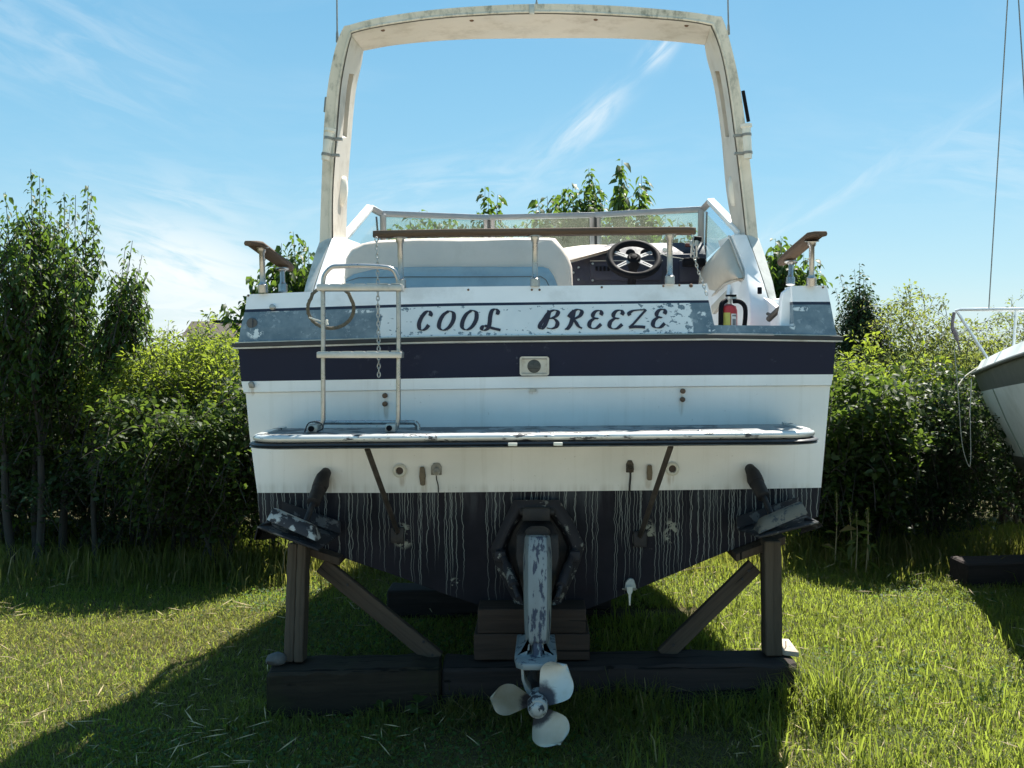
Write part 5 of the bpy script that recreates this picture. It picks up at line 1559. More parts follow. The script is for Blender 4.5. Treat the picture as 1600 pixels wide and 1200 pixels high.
rowsS = [(1534, 563, .25, 0), (1522, 584, .24, 1), (1532, 612, .20, 0), (1551, 658, .20, 0), (1566, 689, .20, 0), (1577, 711, .18, 1), (1590, 735, .16, 2), (1640, 778, .05, 2), (1740, 835, .0, 2)]
mb = MB(); rr_ = [srow(a, b, c_) for a, b, c_, _ in rowsS]
for i in range(len(rr_) - 1): mb.loft([rr_[i], rr_[i + 1]], closed_ring=False, cap=False, mat=rowsS[i][3])
for i in range(len(rr_) - 1): mb.add([rr_[i][0], rr_[i][-1], rr_[i + 1][-1], rr_[i + 1][0]], [(0, 1, 2, 3)], rowsS[i][3])
mb.add(rr_[-1], [tuple(range(len(rr_[-1])))], 2)
mb.build('hull', [M['sail_white'], M['sail_grey'], M['sail_green']], sail, smooth=40)
mb = MB(); mb.tube([p + Vector((-.012, 0, 0)) for p in rr_[1][:19]], .014, 8); mb.build('rub_rail', M['sail_grey'], sail)
mb = MB(); mb.tube([rr_[k][2] + Vector((-.002, 0, 0)) for k in (2, 3, 4, 5)], .006, 6); mb.build('weld_line', M['sail_green'], sail)
t0 = srow(1545, 561, .25); z_ = min(p.z for p in t0) - .03
mb = MB(); mb.loft([rr_[0], t0], closed_ring=False, cap=False); mb.loft([t0, [Vector((p.x, p.y, z_)) for p in t0]], closed_ring=False, cap=False); mb.add([Vector((p.x, p.y, z_)) for p in t0], [tuple(range(len(t0)))]); mb.build('deck', M['sail_white'], sail)
PLP = bpy.data.objects.new('pulpit', None); scene.collection.objects.link(PLP); PLP.parent = sail
a = P(1495, 485, 6.9); rgt = Vector((8.5 - a.x, a.y, a.z))
pe = P(1494, 485, 7.35)
mb = MB(); mb.tube([P(1543, 560, 7.3), P(1500, 494, 7.35), pe, P(1502, 483.5, 7.3), P(1545, 483, 7.1), P(1604, 483, 6.75), Vector((3.35, 5.9, pe.z))], .0105, 10)
mb.tube([P(1502, 484, 7.36), Vector((4.4, 7.6, pe.z)), Vector((5.5, 7.4, pe.z)), Vector((5.4, 7.3, 1.42))], .0105, 10); mb.build('tube', M['bright_steel'], PLP)
mb = MB(); mb.tube([P(1588, 483, 6.85), P(1583, 552, 6.85)], .010, 8); mb.build('leg', M['bright_steel'], PLP)
mb = MB(); mb.tube(catmull([P(1491, 488, 7.34), P(1488, 510, 7.34), P(1494, 525, 7.34), P(1500, 548, 7.34)], 5), [.012] * 6 + [.016] * 6 + [.006] * 4, 7); mb.build('hanging_fender_line', plain('mauve_grey_cord', (.16, .13, .14), .85), PLP)
for a, b in (((1545, 483, 7.1), (1578, -60, 6.6)), ((1589, -40, 6.4), (1627, 578, 6.4))):
    mb = MB(); mb.tube([P(*a), P(*b)], .004, 6); mb.build('stay_wire', M['sail_grey'], sail)
mb = MB(); mb.tube(catmull([P(1491, 545, 6.9), P(1497, 610, 6.9), P(1503, 690, 6.9), P(1513, 727, 6.9), P(1517, 715, 6.9), P(1516, 650, 6.95), P(1518, 592, 7.1)], 6), .0028, 6)
mb.tube(catmull([P(1496, 604, 6.9), P(1508, 588, 7.0), P(1528, 574, 7.15)], 4), .004, 6)
solo(mb, 'hanging_line', M['thin_rope'], 'thin pale line hanging in a long loop from the sailboat pulpit', 'rope', P(1491, 545, 6.9))
tb = beam('timber_beam', P(1497, 898, 6.62), P(1497, 898, 6.62) + Vector((2.6, .25, 0)), .17, .24, M['dark_timber'], None, bevel=.01, rough=.004)
tb.location.z = .085
tag(tb, 'dark heavy timber lying on the grass under the sailboat', 'timber')
kl = beam('keel_timber', (4.1, 4.6, .17), (4.4, 7.1, .17), .12, .3, M['dark_timber'], None, up=(1, 0, 0), bevel=.01)
kl.location.z = .235
tag(kl, 'dark timber laid across the heavy beam under the sailboat keel', 'timber')
for s in (-1, 1):
    q = beam('stand_post', (4.30 + s * .62, 6.75, 0), (4.30 + s * .66, 6.75, .62), .10, .10, M['post_wood'], sail, bevel=.005)

# ------------------------------------------------------------------ house far behind the hedge at the left
hx0, hz0 = P(283, 530, 70), P(292, 502, 70)
house = thing('house', 'distant low house with a brown shingled roof above the left hedge', 'house', (-20, 72, 0))
x0, x1, yA, yB = -25.3, -13.0, 71.0, 75.4
zr, ze = P(300, 502, 73.2).z, P(285, 527, 71).z
mb = MB(); mb.box(((x0 + x1) / 2, (yA + yB) / 2, ze / 2), (x1 - x0 - .6, yB - yA - .6, ze)); mb.build('wall', M['wall_tan'], house)
mb = MB(); e = [Vector((x0, yA, ze)), Vector((x1, yA, ze)), Vector((x1, yB, ze)), Vector((x0, yB, ze))]; r0, r1 = Vector((x0, 73.2, zr)), Vector((x1, 73.2, zr))
mb.add(e + [r0, r1], [(0, 1, 5, 4), (1, 2, 5), (2, 3, 4, 5), (3, 0, 4), (3, 2, 1, 0)]); rf = mb.build('roof', M['roof_brown'], house, smooth=0)
mb = MB(); mb.box(((r0.x + r1.x) / 2 + .8, 73.2, zr + .03), (r1.x - r0.x - 1.6, .35, .12)); mb.build('ridge_cap', M['dash_black'], rf)
for wx in (-23, -20, -16):
    mb = MB(); mb.box((wx, yA + .27, 1.2), (1.0, .1, 1.1)); wn_ = mb.build('window', M['frame_white'], house); mb = MB(); mb.box((wx, yA + .21, 1.2), (.86, .04, .96)); mb.build('pane', M['window_glass'], wn_)


# ------------------------------------------------------------------ plants
def raw_mesh(name, co, tris, rnd, mats, parent=None, loc=(0, 0, 0), smooth=False):
    me = bpy.data.meshes.new(name)
    nv, nt = len(co), len(tris)
    org = world_of(parent)
    co = co - np.array(org)
    me.vertices.add(nv); me.vertices.foreach_set('co', co.astype(np.float32).ravel())
    me.loops.add(nt * 3); me.loops.foreach_set('vertex_index', tris.astype(np.int32).ravel())
    me.polygons.add(nt); me.polygons.foreach_set('loop_start', (np.arange(nt) * 3).astype(np.int32))
    me.update(calc_edges=True)
    at = me.attributes.new('rnd', 'FLOAT', 'POINT'); at.data.foreach_set('value', rnd.astype(np.float32))
    me.materials.append(mats)
    if smooth: me.polygons.foreach_set('use_smooth', np.ones(nt, dtype=bool))
    o = bpy.data.objects.new(name, me); scene.collection.objects.link(o)
    if parent is not None: o.parent = parent
    o['kind'] = 'stuff'
    return o


def unit(a): return a / np.maximum(np.linalg.norm(a, axis=1, keepdims=True), 1e-9)


def leaf_arrays(Pn, D, L, wr, droop, fold, shape):
    """verts and tris of one leaf per point; shape 'ovate' has 8 verts, 'small' has 4"""
    n = len(Pn)
    D = unit(D)
    rv = unit(rng.normal(size=(n, 3)) * .55 + np.array([0, 0, 1.0]))
    S = unit(np.cross(D, rv)); N = np.cross(S, D)
    L = L[:, None]; W = L * wr
    dn = np.array([0, 0, -1.0])
    if shape == 'ovate':
        c1 = Pn + D * L * .33; c2 = Pn + D * L * .68 + dn * L * droop * .35; tip = Pn + D * L * .98 + dn * L * droop
        l1 = Pn + D * L * .28 + S * W * .52 + N * W * fold; r1 = Pn + D * L * .28 - S * W * .52 + N * W * fold
        l2 = Pn + D * L * .64 + S * W * .40 + N * W * fold + dn * L * droop * .35; r2 = Pn + D * L * .64 - S * W * .40 + N * W * fold + dn * L * droop * .35
        co = np.stack([Pn, c1, c2, tip, l1, l2, r1, r2], 1)
        tr = np.array([[0, 4, 1], [4, 5, 1], [5, 2, 1], [5, 3, 2], [0, 1, 6], [6, 1, 7], [1, 2, 7], [2, 3, 7]])
    else:
        tip = Pn + D * L + dn * L * droop
        m = Pn + D * L * .5
        l = m + S * W * .5 + N * W * fold; r = m - S * W * .5 + N * W * fold
        co = np.stack([Pn, l, tip, r], 1)
        tr = np.array([[0, 2, 1], [0, 3, 2]])
    k = co.shape[1]
    tris = (tr[None] + (np.arange(n) * k)[:, None, None]).reshape(-1, 3)
    return co.reshape(-1, 3), tris, np.repeat(rng.random(n), k)


def bez(a, b, c, t):
    t = np.asarray(t)[:, None]
    return a * (1 - t) ** 2 + 2 * b * t * (1 - t) + c * t ** 2


def plant(name, label, cat, base, shoots, leafmat, leaf=(.05, .62, .3, .16, 'ovate'), spacing=.02, t0=.25, spread=.03, stem_r=.008, group=None, trunk=None, crown='crown', droopdir=.5, bark='bark', up=.3):
    """shoots: list of (start, control, tip) arrays; leaves sit along every shoot"""
    th = thing(name, label, cat, base, group)
    mb = MB()
    if trunk:
        for pts, r0, r1 in trunk:
            n = len(pts); mb.tube(catmull([Vector(p) for p in pts], 5), list(np.linspace(r0, r1, (n - 1) * 5 + 1)), 7)
    Ps, Ds = [], []
    for sh in shoots:
        a, b, c = (np.array(q, float) for q in sh[:3])
        L = np.linalg.norm(b - a) + np.linalg.norm(c - b)
        tt = sh[3] if len(sh) > 3 else t0
        n = max(3, int(L * (1 - tt) / spacing))
        t = tt + (1 - tt) * (np.arange(n) + rng.random(n) * .8) / n
        t = np.minimum(t, 1.0)
        p = bez(a, b, c, t); d = bez(a, b, c, np.minimum(t + .02, 1.02)) - bez(a, b, c, t - .02)
        d = unit(d)
        rv = unit(rng.normal(size=(n, 3)))
        rad = unit(rv - d * (rv * d).sum(1, keepdims=True))
        Ps.append(p + rad * (rng.random((n, 1)) * spread)); Ds.append(rad + d * up + np.array([0, 0, -droopdir]) * rng.random((n, 1)) * 1.4)
        if stem_r: mb.tube([Vector(q) for q in bez(a, b, c, np.linspace(0, 1, 5))], list(np.linspace(stem_r, stem_r * .3, 5)), 4, cap=False)
    if mb.v:
        tr = mb.build('trunk' if cat == 'tree' else 'stem', M[bark], th, smooth=60)
    Pn, D = np.concatenate(Ps), np.concatenate(Ds)
    co, tris, rnd = leaf_arrays(Pn, D, leaf[0] * rng.uniform(.45, 1.3, len(Pn)), leaf[1], leaf[2], leaf[3], leaf[4])
    raw_mesh(crown, co, tris, rnd, M[leafmat], th)
    return th


def tip_cloud(cx, cy, zc, rx, ry, rz, n, bias=.6):
    u = unit(rng.normal(size=(n, 3))); r_ = rng.random((n, 1)) ** bias
    return np.array([cx, cy, zc]) + u * r_ * np.array([rx, ry, rz])


# --- upright pear trees: leafy vertical shoots from low limbs
def pear(label, X, Y, tips, zsplit, group, leafL=.058, n_side=5, foot=None, matn='leaf_pear', spacing=.017, r0=.035, multi=3, fill=None, sub=.55):
    base = (X, Y, 0)
    shoots, trunk = [], []
    stems = []
    for k in range(multi):
        ang = 2 * math.pi * k / multi + .5
        bx = np.array([X + .16 * math.cos(ang) * (multi > 1), Y + .16 * math.sin(ang) * (multi > 1), 0.0])
        tx = np.array([X + .22 * math.cos(ang) * (multi > 1), Y + .2 * math.sin(ang) * (multi > 1), zsplit])
        trunk.append(([bx, bx * .5 + tx * .5 + np.array([random.uniform(-.03, .03), 0, 0]), tx], r0, r0 * .65)); stems.append(tx)
    for tp in tips:
        tp = np.array(tp, float)
        s = min(stems, key=lambda q: abs(q[0] - tp[0]) + random.random() * .15)
        mid = s * .45 + tp * .55; mid[0] = s[0] * .25 + tp[0] * .75; mid[1] = s[1] * .25 + tp[1] * .75
        H_ = tp[2] - zsplit
        shoots.append((s, mid, tp, .18))
        for j in range(int(n_side * max(.5, H_))):
            t = random.uniform(.20, .80)
            p = bez(s, mid, tp, [t])[0]
            l_ = random.uniform(.18, .42) * (1.05 - t * .7)
            a = random.uniform(0, 2 * math.pi)
            e = p + np.array([math.cos(a) * l_ * sub, math.sin(a) * l_ * sub, l_ * random.uniform(.3, 1.0)])
            e[2] = min(e[2], tp[2] - .05)
            m_ = p + np.array([math.cos(a) * l_ * sub * .8, math.sin(a) * l_ * sub * .8, l_ * .25])
            shoots.append((p, m_, e, .12))
    if fill:
        for c_ in tip_cloud(*fill):
            a = random.uniform(0, 2 * math.pi); l_ = random.uniform(.15, .35)
            b_ = c_ - np.array([math.cos(a) * l_ * .5, math.sin(a) * l_ * .5, l_])
            shoots.append((b_, (b_ + c_) / 2 + rng.normal(size=3) * .03, c_, .05))
    return plant('pear_tree', label, 'tree', base, shoots, matn, leaf=(leafL, .60, .42, .16, 'ovate'), spacing=spacing, spread=.03, stem_r=.006, group=group, trunk=trunk, droopdir=.95, up=.22)


def tips_px(lst, Y, jy=.5):
    out = []
    for px, py in lst:
        y = Y + random.uniform(-jy, jy); p = P(px, py, y); out.append((p.x, p.y, p.z))
    return out


GP = 'pear trees growing round the boat'
t_big = tips_px([(8, 300), (25, 320), (48, 264), (62, 275), (72, 290), (95, 315), (110, 318), (118, 305), (138, 290), (143, 300), (148, 340), (90, 350), (35, 345), (10, 380), (120, 380), (60, 340), (146, 372), (-15, 330), (80, 330), (130, 420), (20, 420), (-30, 380), (-60, 360), (100, 300), (-45, 300)], 7.25, .40)
bigc = P(60, 480, 7.3)
pear('tall bushy pear tree at the left edge with several thin trunks', bigc.x, 7.3, t_big, .80, GP, leafL=.041, n_side=12, fill=(bigc.x - .06, 7.3, bigc.z - .02, .38, .40, .82, 300), r0=.034, multi=4, spacing=.0145)
s2 = P(190, 440, 7.2)
pear('slender pear sapling leaning right beside the tall left tree', P(150, 700, 7.2).x, 7.2, tips_px([(207, 376), (196, 386), (222, 398), (180, 430), (215, 420), (226, 440), (170, 440), (200, 410), (232, 470), (190, 470), (160, 500), (215, 480)], 7.2, .25), 1.15, GP, leafL=.041, n_side=9, fill=(s2.x + .05, 7.2, P(0, 465, 7.2).z, .13, .16, .30, 48), r0=.022, multi=1)
pear('leafy pear tree showing behind the left teak hand rail', P(450, 500, 10.4).x, 10.5, tips_px([(458, 362), (470, 372), (482, 385), (440, 380), (428, 395), (450, 400), (490, 410), (495, 430), (410, 420), (392, 430), (380, 462), (400, 455), (470, 420), (360, 480), (352, 474), (500, 450), (420, 440)], 10.5, .4), 1.3, GP, leafL=.088, n_side=5, fill=(P(455, 440, 10.5).x, 10.5, P(455, 440, 10.5).z, .30, .3, .40, 60), multi=2, spacing=.020)
pear('pear tree with two thin shoots above the middle of the windscreen', P(720, 500, 11.2).x, 11.2, tips_px([(758, 291), (764, 298), (778, 304), (781, 318), (640, 338), (655, 330), (668, 332), (690, 345), (705, 340), (720, 348), (620, 348), (612, 356), (633, 350), (648, 344), (676, 343), (697, 350), (712, 342), (728, 349), (752, 345), (745, 330), (770, 340), (800, 350), (735, 352), (660, 352)], 11.2, .4), 1.4, GP, leafL=.090, n_side=5, multi=2, spacing=.021)
pear('dense pear tree crown rising behind the steering wheel', P(895, 500, 11.4).x, 11.4, tips_px([(895, 286), (888, 292), (920, 263), (925, 268), (912, 290), (930, 285), (878, 297), (840, 310), (855, 306), (868, 305), (905, 300), (940, 295), (945, 310), (860, 325), (833, 328), (918, 300), (900, 310), (880, 312), (850, 335), (930, 320), (820, 345), (870, 335), (910, 330), (890, 330)], 11.4, .4), 1.5, GP, leafL=.090, n_side=5, fill=(P(895, 350, 11.4).x, 11.4, P(895, 355, 11.4).z, .42, .3, .32, 90), multi=3, spacing=.019)
pear('pear tree with tall separate shoots over the right half of the windscreen', P(990, 500, 11.0).x, 11.0, tips_px([(972, 250), (968, 262), (977, 275), (1002, 274), (998, 285), (1008, 300), (962, 300), (985, 320), (1000, 318), (1020, 330), (955, 325), (1040, 336), (1060, 340), (1075, 345), (1030, 345), (1050, 355), (985, 340), (1010, 340)], 11.0, .4), 1.5, GP, leafL=.094, n_side=5, multi=2, spacing=.021)
pear('pear tree showing between the right arch foot and teak rail', P(1225, 500, 10.2).x, 10.3, tips_px([(1220, 369), (1212, 374), (1230, 380), (1205, 385), (1200, 395), (1237, 395), (1215, 390), (1256, 396), (1262, 405), (1272, 400), (1278, 412), (1275, 425), (1210, 420), (1225, 410), (1245, 420), (1265, 430)], 10.3, .35), 1.3, GP, leafL=.086, n_side=5, fill=(P(1222, 420, 10.3).x, 10.3, P(1222, 425, 10.3).z, .20, .25, .35, 60), multi=2, spacing=.020)

# --- dark oval-leaved tree at the right
dk = P(1345, 520, 9.3)
shoots = []
for c_ in tip_cloud(dk.x, 9.3, P(0, 515, 9.3).z, .26, .28, .52, 430, .5):
    k = max(0.25, 1 - max(0, c_[2] - 1.6) / .75); c_[0] = dk.x + (c_[0] - dk.x) * k * 1.6
    b_ = np.array([dk.x + (c_[0] - dk.x) * .35, 9.3 + (c_[1] - 9.3) * .35, c_[2] - .22]); shoots.append((b_, (b_ + c_) / 2 + np.array([0, 0, -.03]), c_, .25))
for px, py in ((1312, 428), (1343, 411), (1335, 420), (1350, 425), (1322, 440), (1360, 440), (1370, 460), (1305, 450), (1382, 480)):
    p = P(px, py, 9.3); b_ = np.array([dk.x + (p.x - dk.x) * .5, 9.3, p.z - .4]); shoots.append((b_, (b_ + np.array(p)) / 2, np.array(p), .2))
plant('oval_tree', 'dark green oval tree rising above the hedge right of the boat', 'tree', (dk.x, 9.3, 0), shoots, 'leaf_dark', leaf=(.042, .5, .25, .15, 'ovate'), spacing=.010, spread=.03, stem_r=.004,
      trunk=[([(dk.x, 9.3, 0), (dk.x + .02, 9.3, .9), (dk.x, 9.3, 2.0)], .05, .015)])


# --- hedge bushes
def bush(label, cx, cy, rx, ry, ztop, n, leafmat, leafL, group, shape='small', spacing=.014, wr=.5, arch_=.25, up=.8, droopd=.3, zbase=.25, tl=.34, over=.5, name='bush', cat='bush'):
    shoots = []
    u = unit(rng.normal(size=(n, 3))); u = u / (np.abs(u) ** 3.5).sum(1, keepdims=True) ** (1 / 3.5)      # boxy, upright mass
    cloud = np.array([cx, cy, (ztop + zbase) / 2]) + u * rng.random((n, 1)) ** .42 * np.array([rx, ry, (ztop - zbase) / 2])
    ph = random.uniform(0, 6.28)
    for c_ in cloud:
        q = (c_[2] - zbase) / max(.1, ztop - zbase)
        c_[1] += over * (.35 - q)                        # the face leans out over its own foot
        if q > .55: c_[2] -= .16 * (1 + math.sin((c_[0] - cx) / rx * 3.2 + ph)) * (q - .55) / .45     # uneven top
        if c_[2] < .12: c_[2] = .12 + random.random() * .2
        c_[2] += rng.normal() * .06
        d = np.array([c_[0] - cx, c_[1] - cy, 0]) * .35 + np.array([0, 0, .45]) + rng.normal(size=3) * .35
        d[2] = abs(d[2]) * .9 + .05; d = d / np.linalg.norm(d); l_ = tl * random.uniform(.6, 1.3)
        b_ = c_ - d * l_
        if b_[2] < .02: b_[2] = .02
        m_ = (b_ + c_) / 2 + np.array([0, 0, l_ * arch_])
        shoots.append((b_, m_, c_, .05))
    for k in range(int(n * .035)):                       # long leading shoots that break the outline
        a = random.uniform(0, 6.28); q = math.sqrt(random.random())
        s_ = np.array([cx + math.cos(a) * q * rx * .8, cy + math.sin(a) * q * ry * .8, 0.0]); s_[2] = zbase + (ztop - zbase) * (.5 + .5 * math.sqrt(max(0, 1 - q * q))) - .15
        e_ = s_ + np.array([random.uniform(-.25, .25), random.uniform(-.2, .2), random.uniform(.06, .26)])
        shoots.append((s_, (s_ + e_) / 2 + np.array([random.uniform(-.04, .04), 0, .06]), e_, .0))
    trunk = []
    for k in range(5):
        a = random.uniform(0, 6.28); e = np.array([cx + math.cos(a) * rx * .45, cy + .1 + abs(math.sin(a)) * ry * .35, ztop * random.uniform(.55, .8)])
        s = np.array([cx + random.uniform(-.15, .15), cy + random.uniform(-.05, .2), 0.0])
        trunk.append(([s, (s + e) / 2 + np.array([random.uniform(-.08, .08), 0, .1]), e], .018, .007))
    return plant(name, label, cat, (cx, cy, 0), shoots, leafmat, leaf=(leafL, wr, .18, .12, shape), spacing=spacing, spread=.045, stem_r=.0028, group=group, trunk=trunk, crown='foliage', droopdir=droopd, up=up)


def bx(px, Y): return (px - CX) * Y / F
GH = 'bushes of the overgrown hedge'
bush('dark leafy bush at the far left edge under the tall pear tree', bx(-5, 8.0), 8.0, .80, .6, 1.45, 640, 'leaf_dark', .054, GH, shape='ovate', wr=.55, spacing=.018)
bush('dark bush between the left trunks and the bright feathery bush', bx(140, 7.8), 7.8, .72, .6, 1.72, 720, 'leaf_hedge', .050, GH, shape='ovate', wr=.5, spacing=.018)
bush('bright feathery yellow-green bush below the distant brown roof', bx(300, 7.6), 7.6, .72, .55, 1.74, 1200, 'leaf_yellow', .048, GH, zbase=.5, wr=.36, tl=.40, arch_=.15, spacing=.012)
bush('dark green bush close beside the left side of the hull', bx(330, 7.05), 7.05, .66, .5, 1.44, 800, 'leaf_hedge', .050, GH, shape='ovate', zbase=.4, wr=.5, spacing=.018)
bush('low shadowed bush at the foot of the left hedge', bx(205, 7.5), 7.5, .75, .40, .95, 300, 'leaf_dark', .050, GH, shape='ovate', wr=.5, spacing=.018)
bush('glossy broad-leaved bush touching the right side of the hull', bx(1330, 7.7), 7.6, .42, .45, 1.42, 420, 'leaf_hedge', .064, GH, shape='ovate', wr=.5)
bush('bright vine-covered bush under the dark oval tree', bx(1372, 8.4), 8.4, .48, .5, 1.66, 640, 'leaf_yellow', .054, GH, wr=.42)
bush('airy olive bush with sky showing through, left of the pulpit', bx(1440, 9.0), 9.0, .52, .5, 2.12, 520, 'leaf_olive', .042, GH, wr=.45, tl=.45)
bush('dense dark bush right behind the hanging line', bx(1470, 7.9), 7.9, .55, .5, 1.45, 560, 'leaf_dark', .050, GH, shape='ovate', wr=.5, spacing=.018)
bush('feathery sunlit bush behind the sailboat pulpit', bx(1580, 9.2), 9.2, .80, .6, 2.00, 850, 'leaf_olive', .040, GH, wr=.36, tl=.45, spacing=.013)
bush('shadowed bush behind the sailboat hull', bx(1590, 8.6), 8.6, .7, .4, 1.5, 460, 'leaf_dark', .062, GH, shape='ovate', wr=.5, spacing=.018)
bush('low dark undergrowth bush at the foot of the right hedge', bx(1300, 7.7), 7.7, .70, .35, .85, 300, 'leaf_dark', .058, GH, shape='ovate', wr=.5, spacing=.018)
bush('tall dark bush filling the gap between left hedge and hull', -1.85, 7.5, .48, .5, 1.50, 520, 'leaf_dark', .052, GH, shape='ovate', wr=.5, spacing=.018)
bush('deep shaded bush behind the tall left pear tree', bx(40, 8.9), 8.9, 1.1, .5, 1.75, 800, 'leaf_dark', .070, GH, shape='ovate', wr=.6, spacing=.018)
bush('shaded bush behind the bright feathery bush', bx(270, 8.6), 8.6, 1.1, .5, 1.50, 800, 'leaf_dark', .070, GH, shape='ovate', wr=.6, spacing=.018)
bush('deep shaded bush behind the vine-covered bush on the right', bx(1400, 8.9), 8.9, 1.0, .45, 1.50, 700, 'leaf_dark', .070, GH, shape='ovate', wr=.6, spacing=.018)
bush('low bush in the deep shade behind the boat cradle', 0.1, 8.2, 1.5, .5, .75, 520, 'leaf_hedge', .045, GH)


# --- weeds by the right hedge
def weed(label, px, py_top, Y, lean, group):
    b_ = P(px, 0, Y); base = np.array([b_.x, Y, 0.0]); tp = P(px + lean, py_top, Y)
    th = thing('tall_weed', label, 'weed', (b_.x, Y, 0), group)
    mb = MB(); pts = [Vector(q) for q in bez(base, base * .5 + np.array(tp) * .5 + np.array([.02, 0, .05]), np.array(tp), np.linspace(0, 1, 8))]
    mb.tube(pts, list(np.linspace(.005, .002, 8)), 5); mb.build('stalk', M['dry_stalk'], th)
    Pn, D = [], []
    for k in range(60):
        t = random.uniform(.72, 1.0); Pn.append(bez(base, base * .5 + np.array(tp) * .5 + np.array([.02, 0, .05]), np.array(tp), [t])[0] + rng.normal(size=3) * .005); D.append(rng.normal(size=3) * .4 + np.array([0, 0, 1]))
    for k in range(10):
        t = random.uniform(.05, .7); Pn.append(bez(base, base * .5 + np.array(tp) * .5 + np.array([.02, 0, .05]), np.array(tp), [t])[0]); D.append(rng.normal(size=3) + np.array([0, 0, .3]))
    Ls = np.concatenate([np.full(60, .022), np.full(10, .11)]) * rng.uniform(.7, 1.2, 70)
    co, tris, rnd = leaf_arrays(np.array(Pn), np.array(D), Ls, .3, .35, .1, 'small')
    raw_mesh('seed_head', co, tris, rnd, M['leaf_olive'], th)
for lab, px, pt, lean in (('tallest dry weed stalk by the right side of the hull', 1303, 770, 4), ('dry weed stalk leaning beside the tallest one', 1330, 790, -4), ('thin weed stalk in the middle of the weed clump', 1336, 800, 2), ('pale paired weed stalk at the right of the clump', 1352, 795, 4), ('short pale weed stalk at the far right of the clump', 1356, 800, -3)):
    weed(lab, px, pt, 7.0 + random.uniform(-.15, .1), lean, 'dry weeds by the right hedge')

# fallen twigs under the boat at the right
for lab, a, b in (('dry forked twig lying in the grass under the right bilge', (1062, 892), (1160, 888)), ('short dry twig poking up by the right brace', (1085, 905), (1125, 886))):
    pa, pb = P(*a, 6.9), P(*b, 7.0); mb = MB(); mb.tube(catmull([pa, pa.lerp(pb, .5) + Vector((0, 0, .02)), pb], 4), .006, 5); mb.tube([pa.lerp(pb, .5), pa.lerp(pb, .8) + Vector((0, 0, -.05))], .004, 5)
    solo(mb, 'twig', M['dry_stalk'], lab, 'twig', pa)


# ------------------------------------------------------------------ grass
def blades(name, X, Y, Hh, Wd, matn, bend=.45, rndv=None):
    n = len(X)
    a = rng.random(n) * 2 * np.pi; ca, sa = np.cos(a), np.sin(a)
    b = rng.random(n) * 2 * np.pi; lean = rng.random(n) ** .8 * bend * np.where(Hh < .06, 1.5, 1.0)
    lx, ly = np.cos(b) * lean, np.sin(b) * lean
    w_ = Wd
    z = np.zeros(n)
    base1 = np.stack([X - ca * w_ / 2, Y - sa * w_ / 2, z], 1); base2 = np.stack([X + ca * w_ / 2, Y + sa * w_ / 2, z], 1)
    mx, my = X + lx * Hh * .35, Y + ly * Hh * .35
    m1 = np.stack([mx - ca * w_ * .42, my - sa * w_ * .42, Hh * .58], 1); m2 = np.stack([mx + ca * w_ * .42, my + sa * w_ * .42, Hh * .58], 1)
    tip = np.stack([X + lx * Hh * 1.05, Y + ly * Hh * 1.05, Hh * np.maximum(.22, 1 - lean * .55)], 1)
    co = np.stack([base1, base2, m1, m2, tip], 1).reshape(-1, 3)
    tr = np.array([[0, 1, 3], [0, 3, 2], [2, 3, 4]])
    tris = (tr[None] + (np.arange(n) * 5)[:, None, None]).reshape(-1, 3)
    r_ = rng.random(n) if rndv is None else rndv
    o = raw_mesh(name, co, tris, np.repeat(r_, 5), M[matn])
    return o


def vnoise(X, Y, s, seed):
    g = np.random.default_rng(seed).random((64, 64))
    u, v = (X * s) % 64, (Y * s) % 64
    i, j = u.astype(int), v.astype(int); fu, fv = u - i, v - j
    fu = fu * fu * (3 - 2 * fu); fv = fv * fv * (3 - 2 * fv)
    i2, j2 = (i + 1) % 64, (j + 1) % 64
    return (g[i, j] * (1 - fu) + g[i2, j] * fu) * (1 - fv) + (g[i, j2] * (1 - fu) + g[i2, j2] * fu) * fv


def in_timber(X, Y):
    m = (Y > 4.20) & (Y < 4.47) & (X > -1.17) & (X < -.42)
    m |= (Y > 4.30) & (Y < 4.56) & (X > -.42) & (X < 1.14)
    m |= (Y > 5.81) & (Y < 6.03) & (X > -.9) & (X < .95)
    return m


def scatter(n, x0, x1, y0, y1, near=1.0):
    Y = y0 + (y1 - y0) * rng.random(n) ** near
    X = x0 + (x1 - x0) * rng.random(n)
    k = np.abs(X) < 0.62 * Y + .5
    return X[k], Y[k]


# short mown lawn with dry blades at the left, lush taller grass at the right
X, Y = scatter(330000, -5.2, 5.6, 3.2, 8.8, 1.15)
k = ~in_timber(X, Y); X, Y = X[k], Y[k]
right = 1 / (1 + np.exp(-(X - .55) / .22))
pn = vnoise(X, Y, 2.2, 3); pf_ = vnoise(X, Y, 6.5, 4)
under = np.exp(-((np.abs(X) / 1.0) ** 4)) * (Y > 4.6)
hl = .022 + .030 * pn + .018 * rng.random(len(X)); hr = .032 + .036 * pn + .026 * rng.random(len(X)) * pf_ * 2
Hh = hl * (1 - right) + hr * right
foot = np.clip((Y - 6.6) / .8, 0, 1) * (np.abs(X) > .8)
Hh = Hh * (1 + 1.6 * foot * pf_)
edge = np.exp(-((Y - 4.22) / .14) ** 2) * (np.abs(X) < 1.35) + np.exp(-((X - 1.2) / .10) ** 2) * (np.abs(Y - 4.4) < .3)
Hh = Hh + edge * (.05 + .10 * pf_) * (X > -.45) + edge * (.03 + .05 * pf_)
worn = np.exp(-((Y - 3.95) / .38) ** 2 - (X / .95) ** 4) * np.clip(vnoise(X, Y, 3.0, 33) * 2.2 - .55, 0, 1)
Hh = Hh * (1 - .55 * worn)
Wd = .0032 + .0028 * rng.random(len(X)) + .0006 * right
tone = np.clip(.55 * rng.random(len(X)) + .9 * (vnoise(X, Y, 1.6, 41) * .6 + pf_ * .4) - .28, 0, .92)
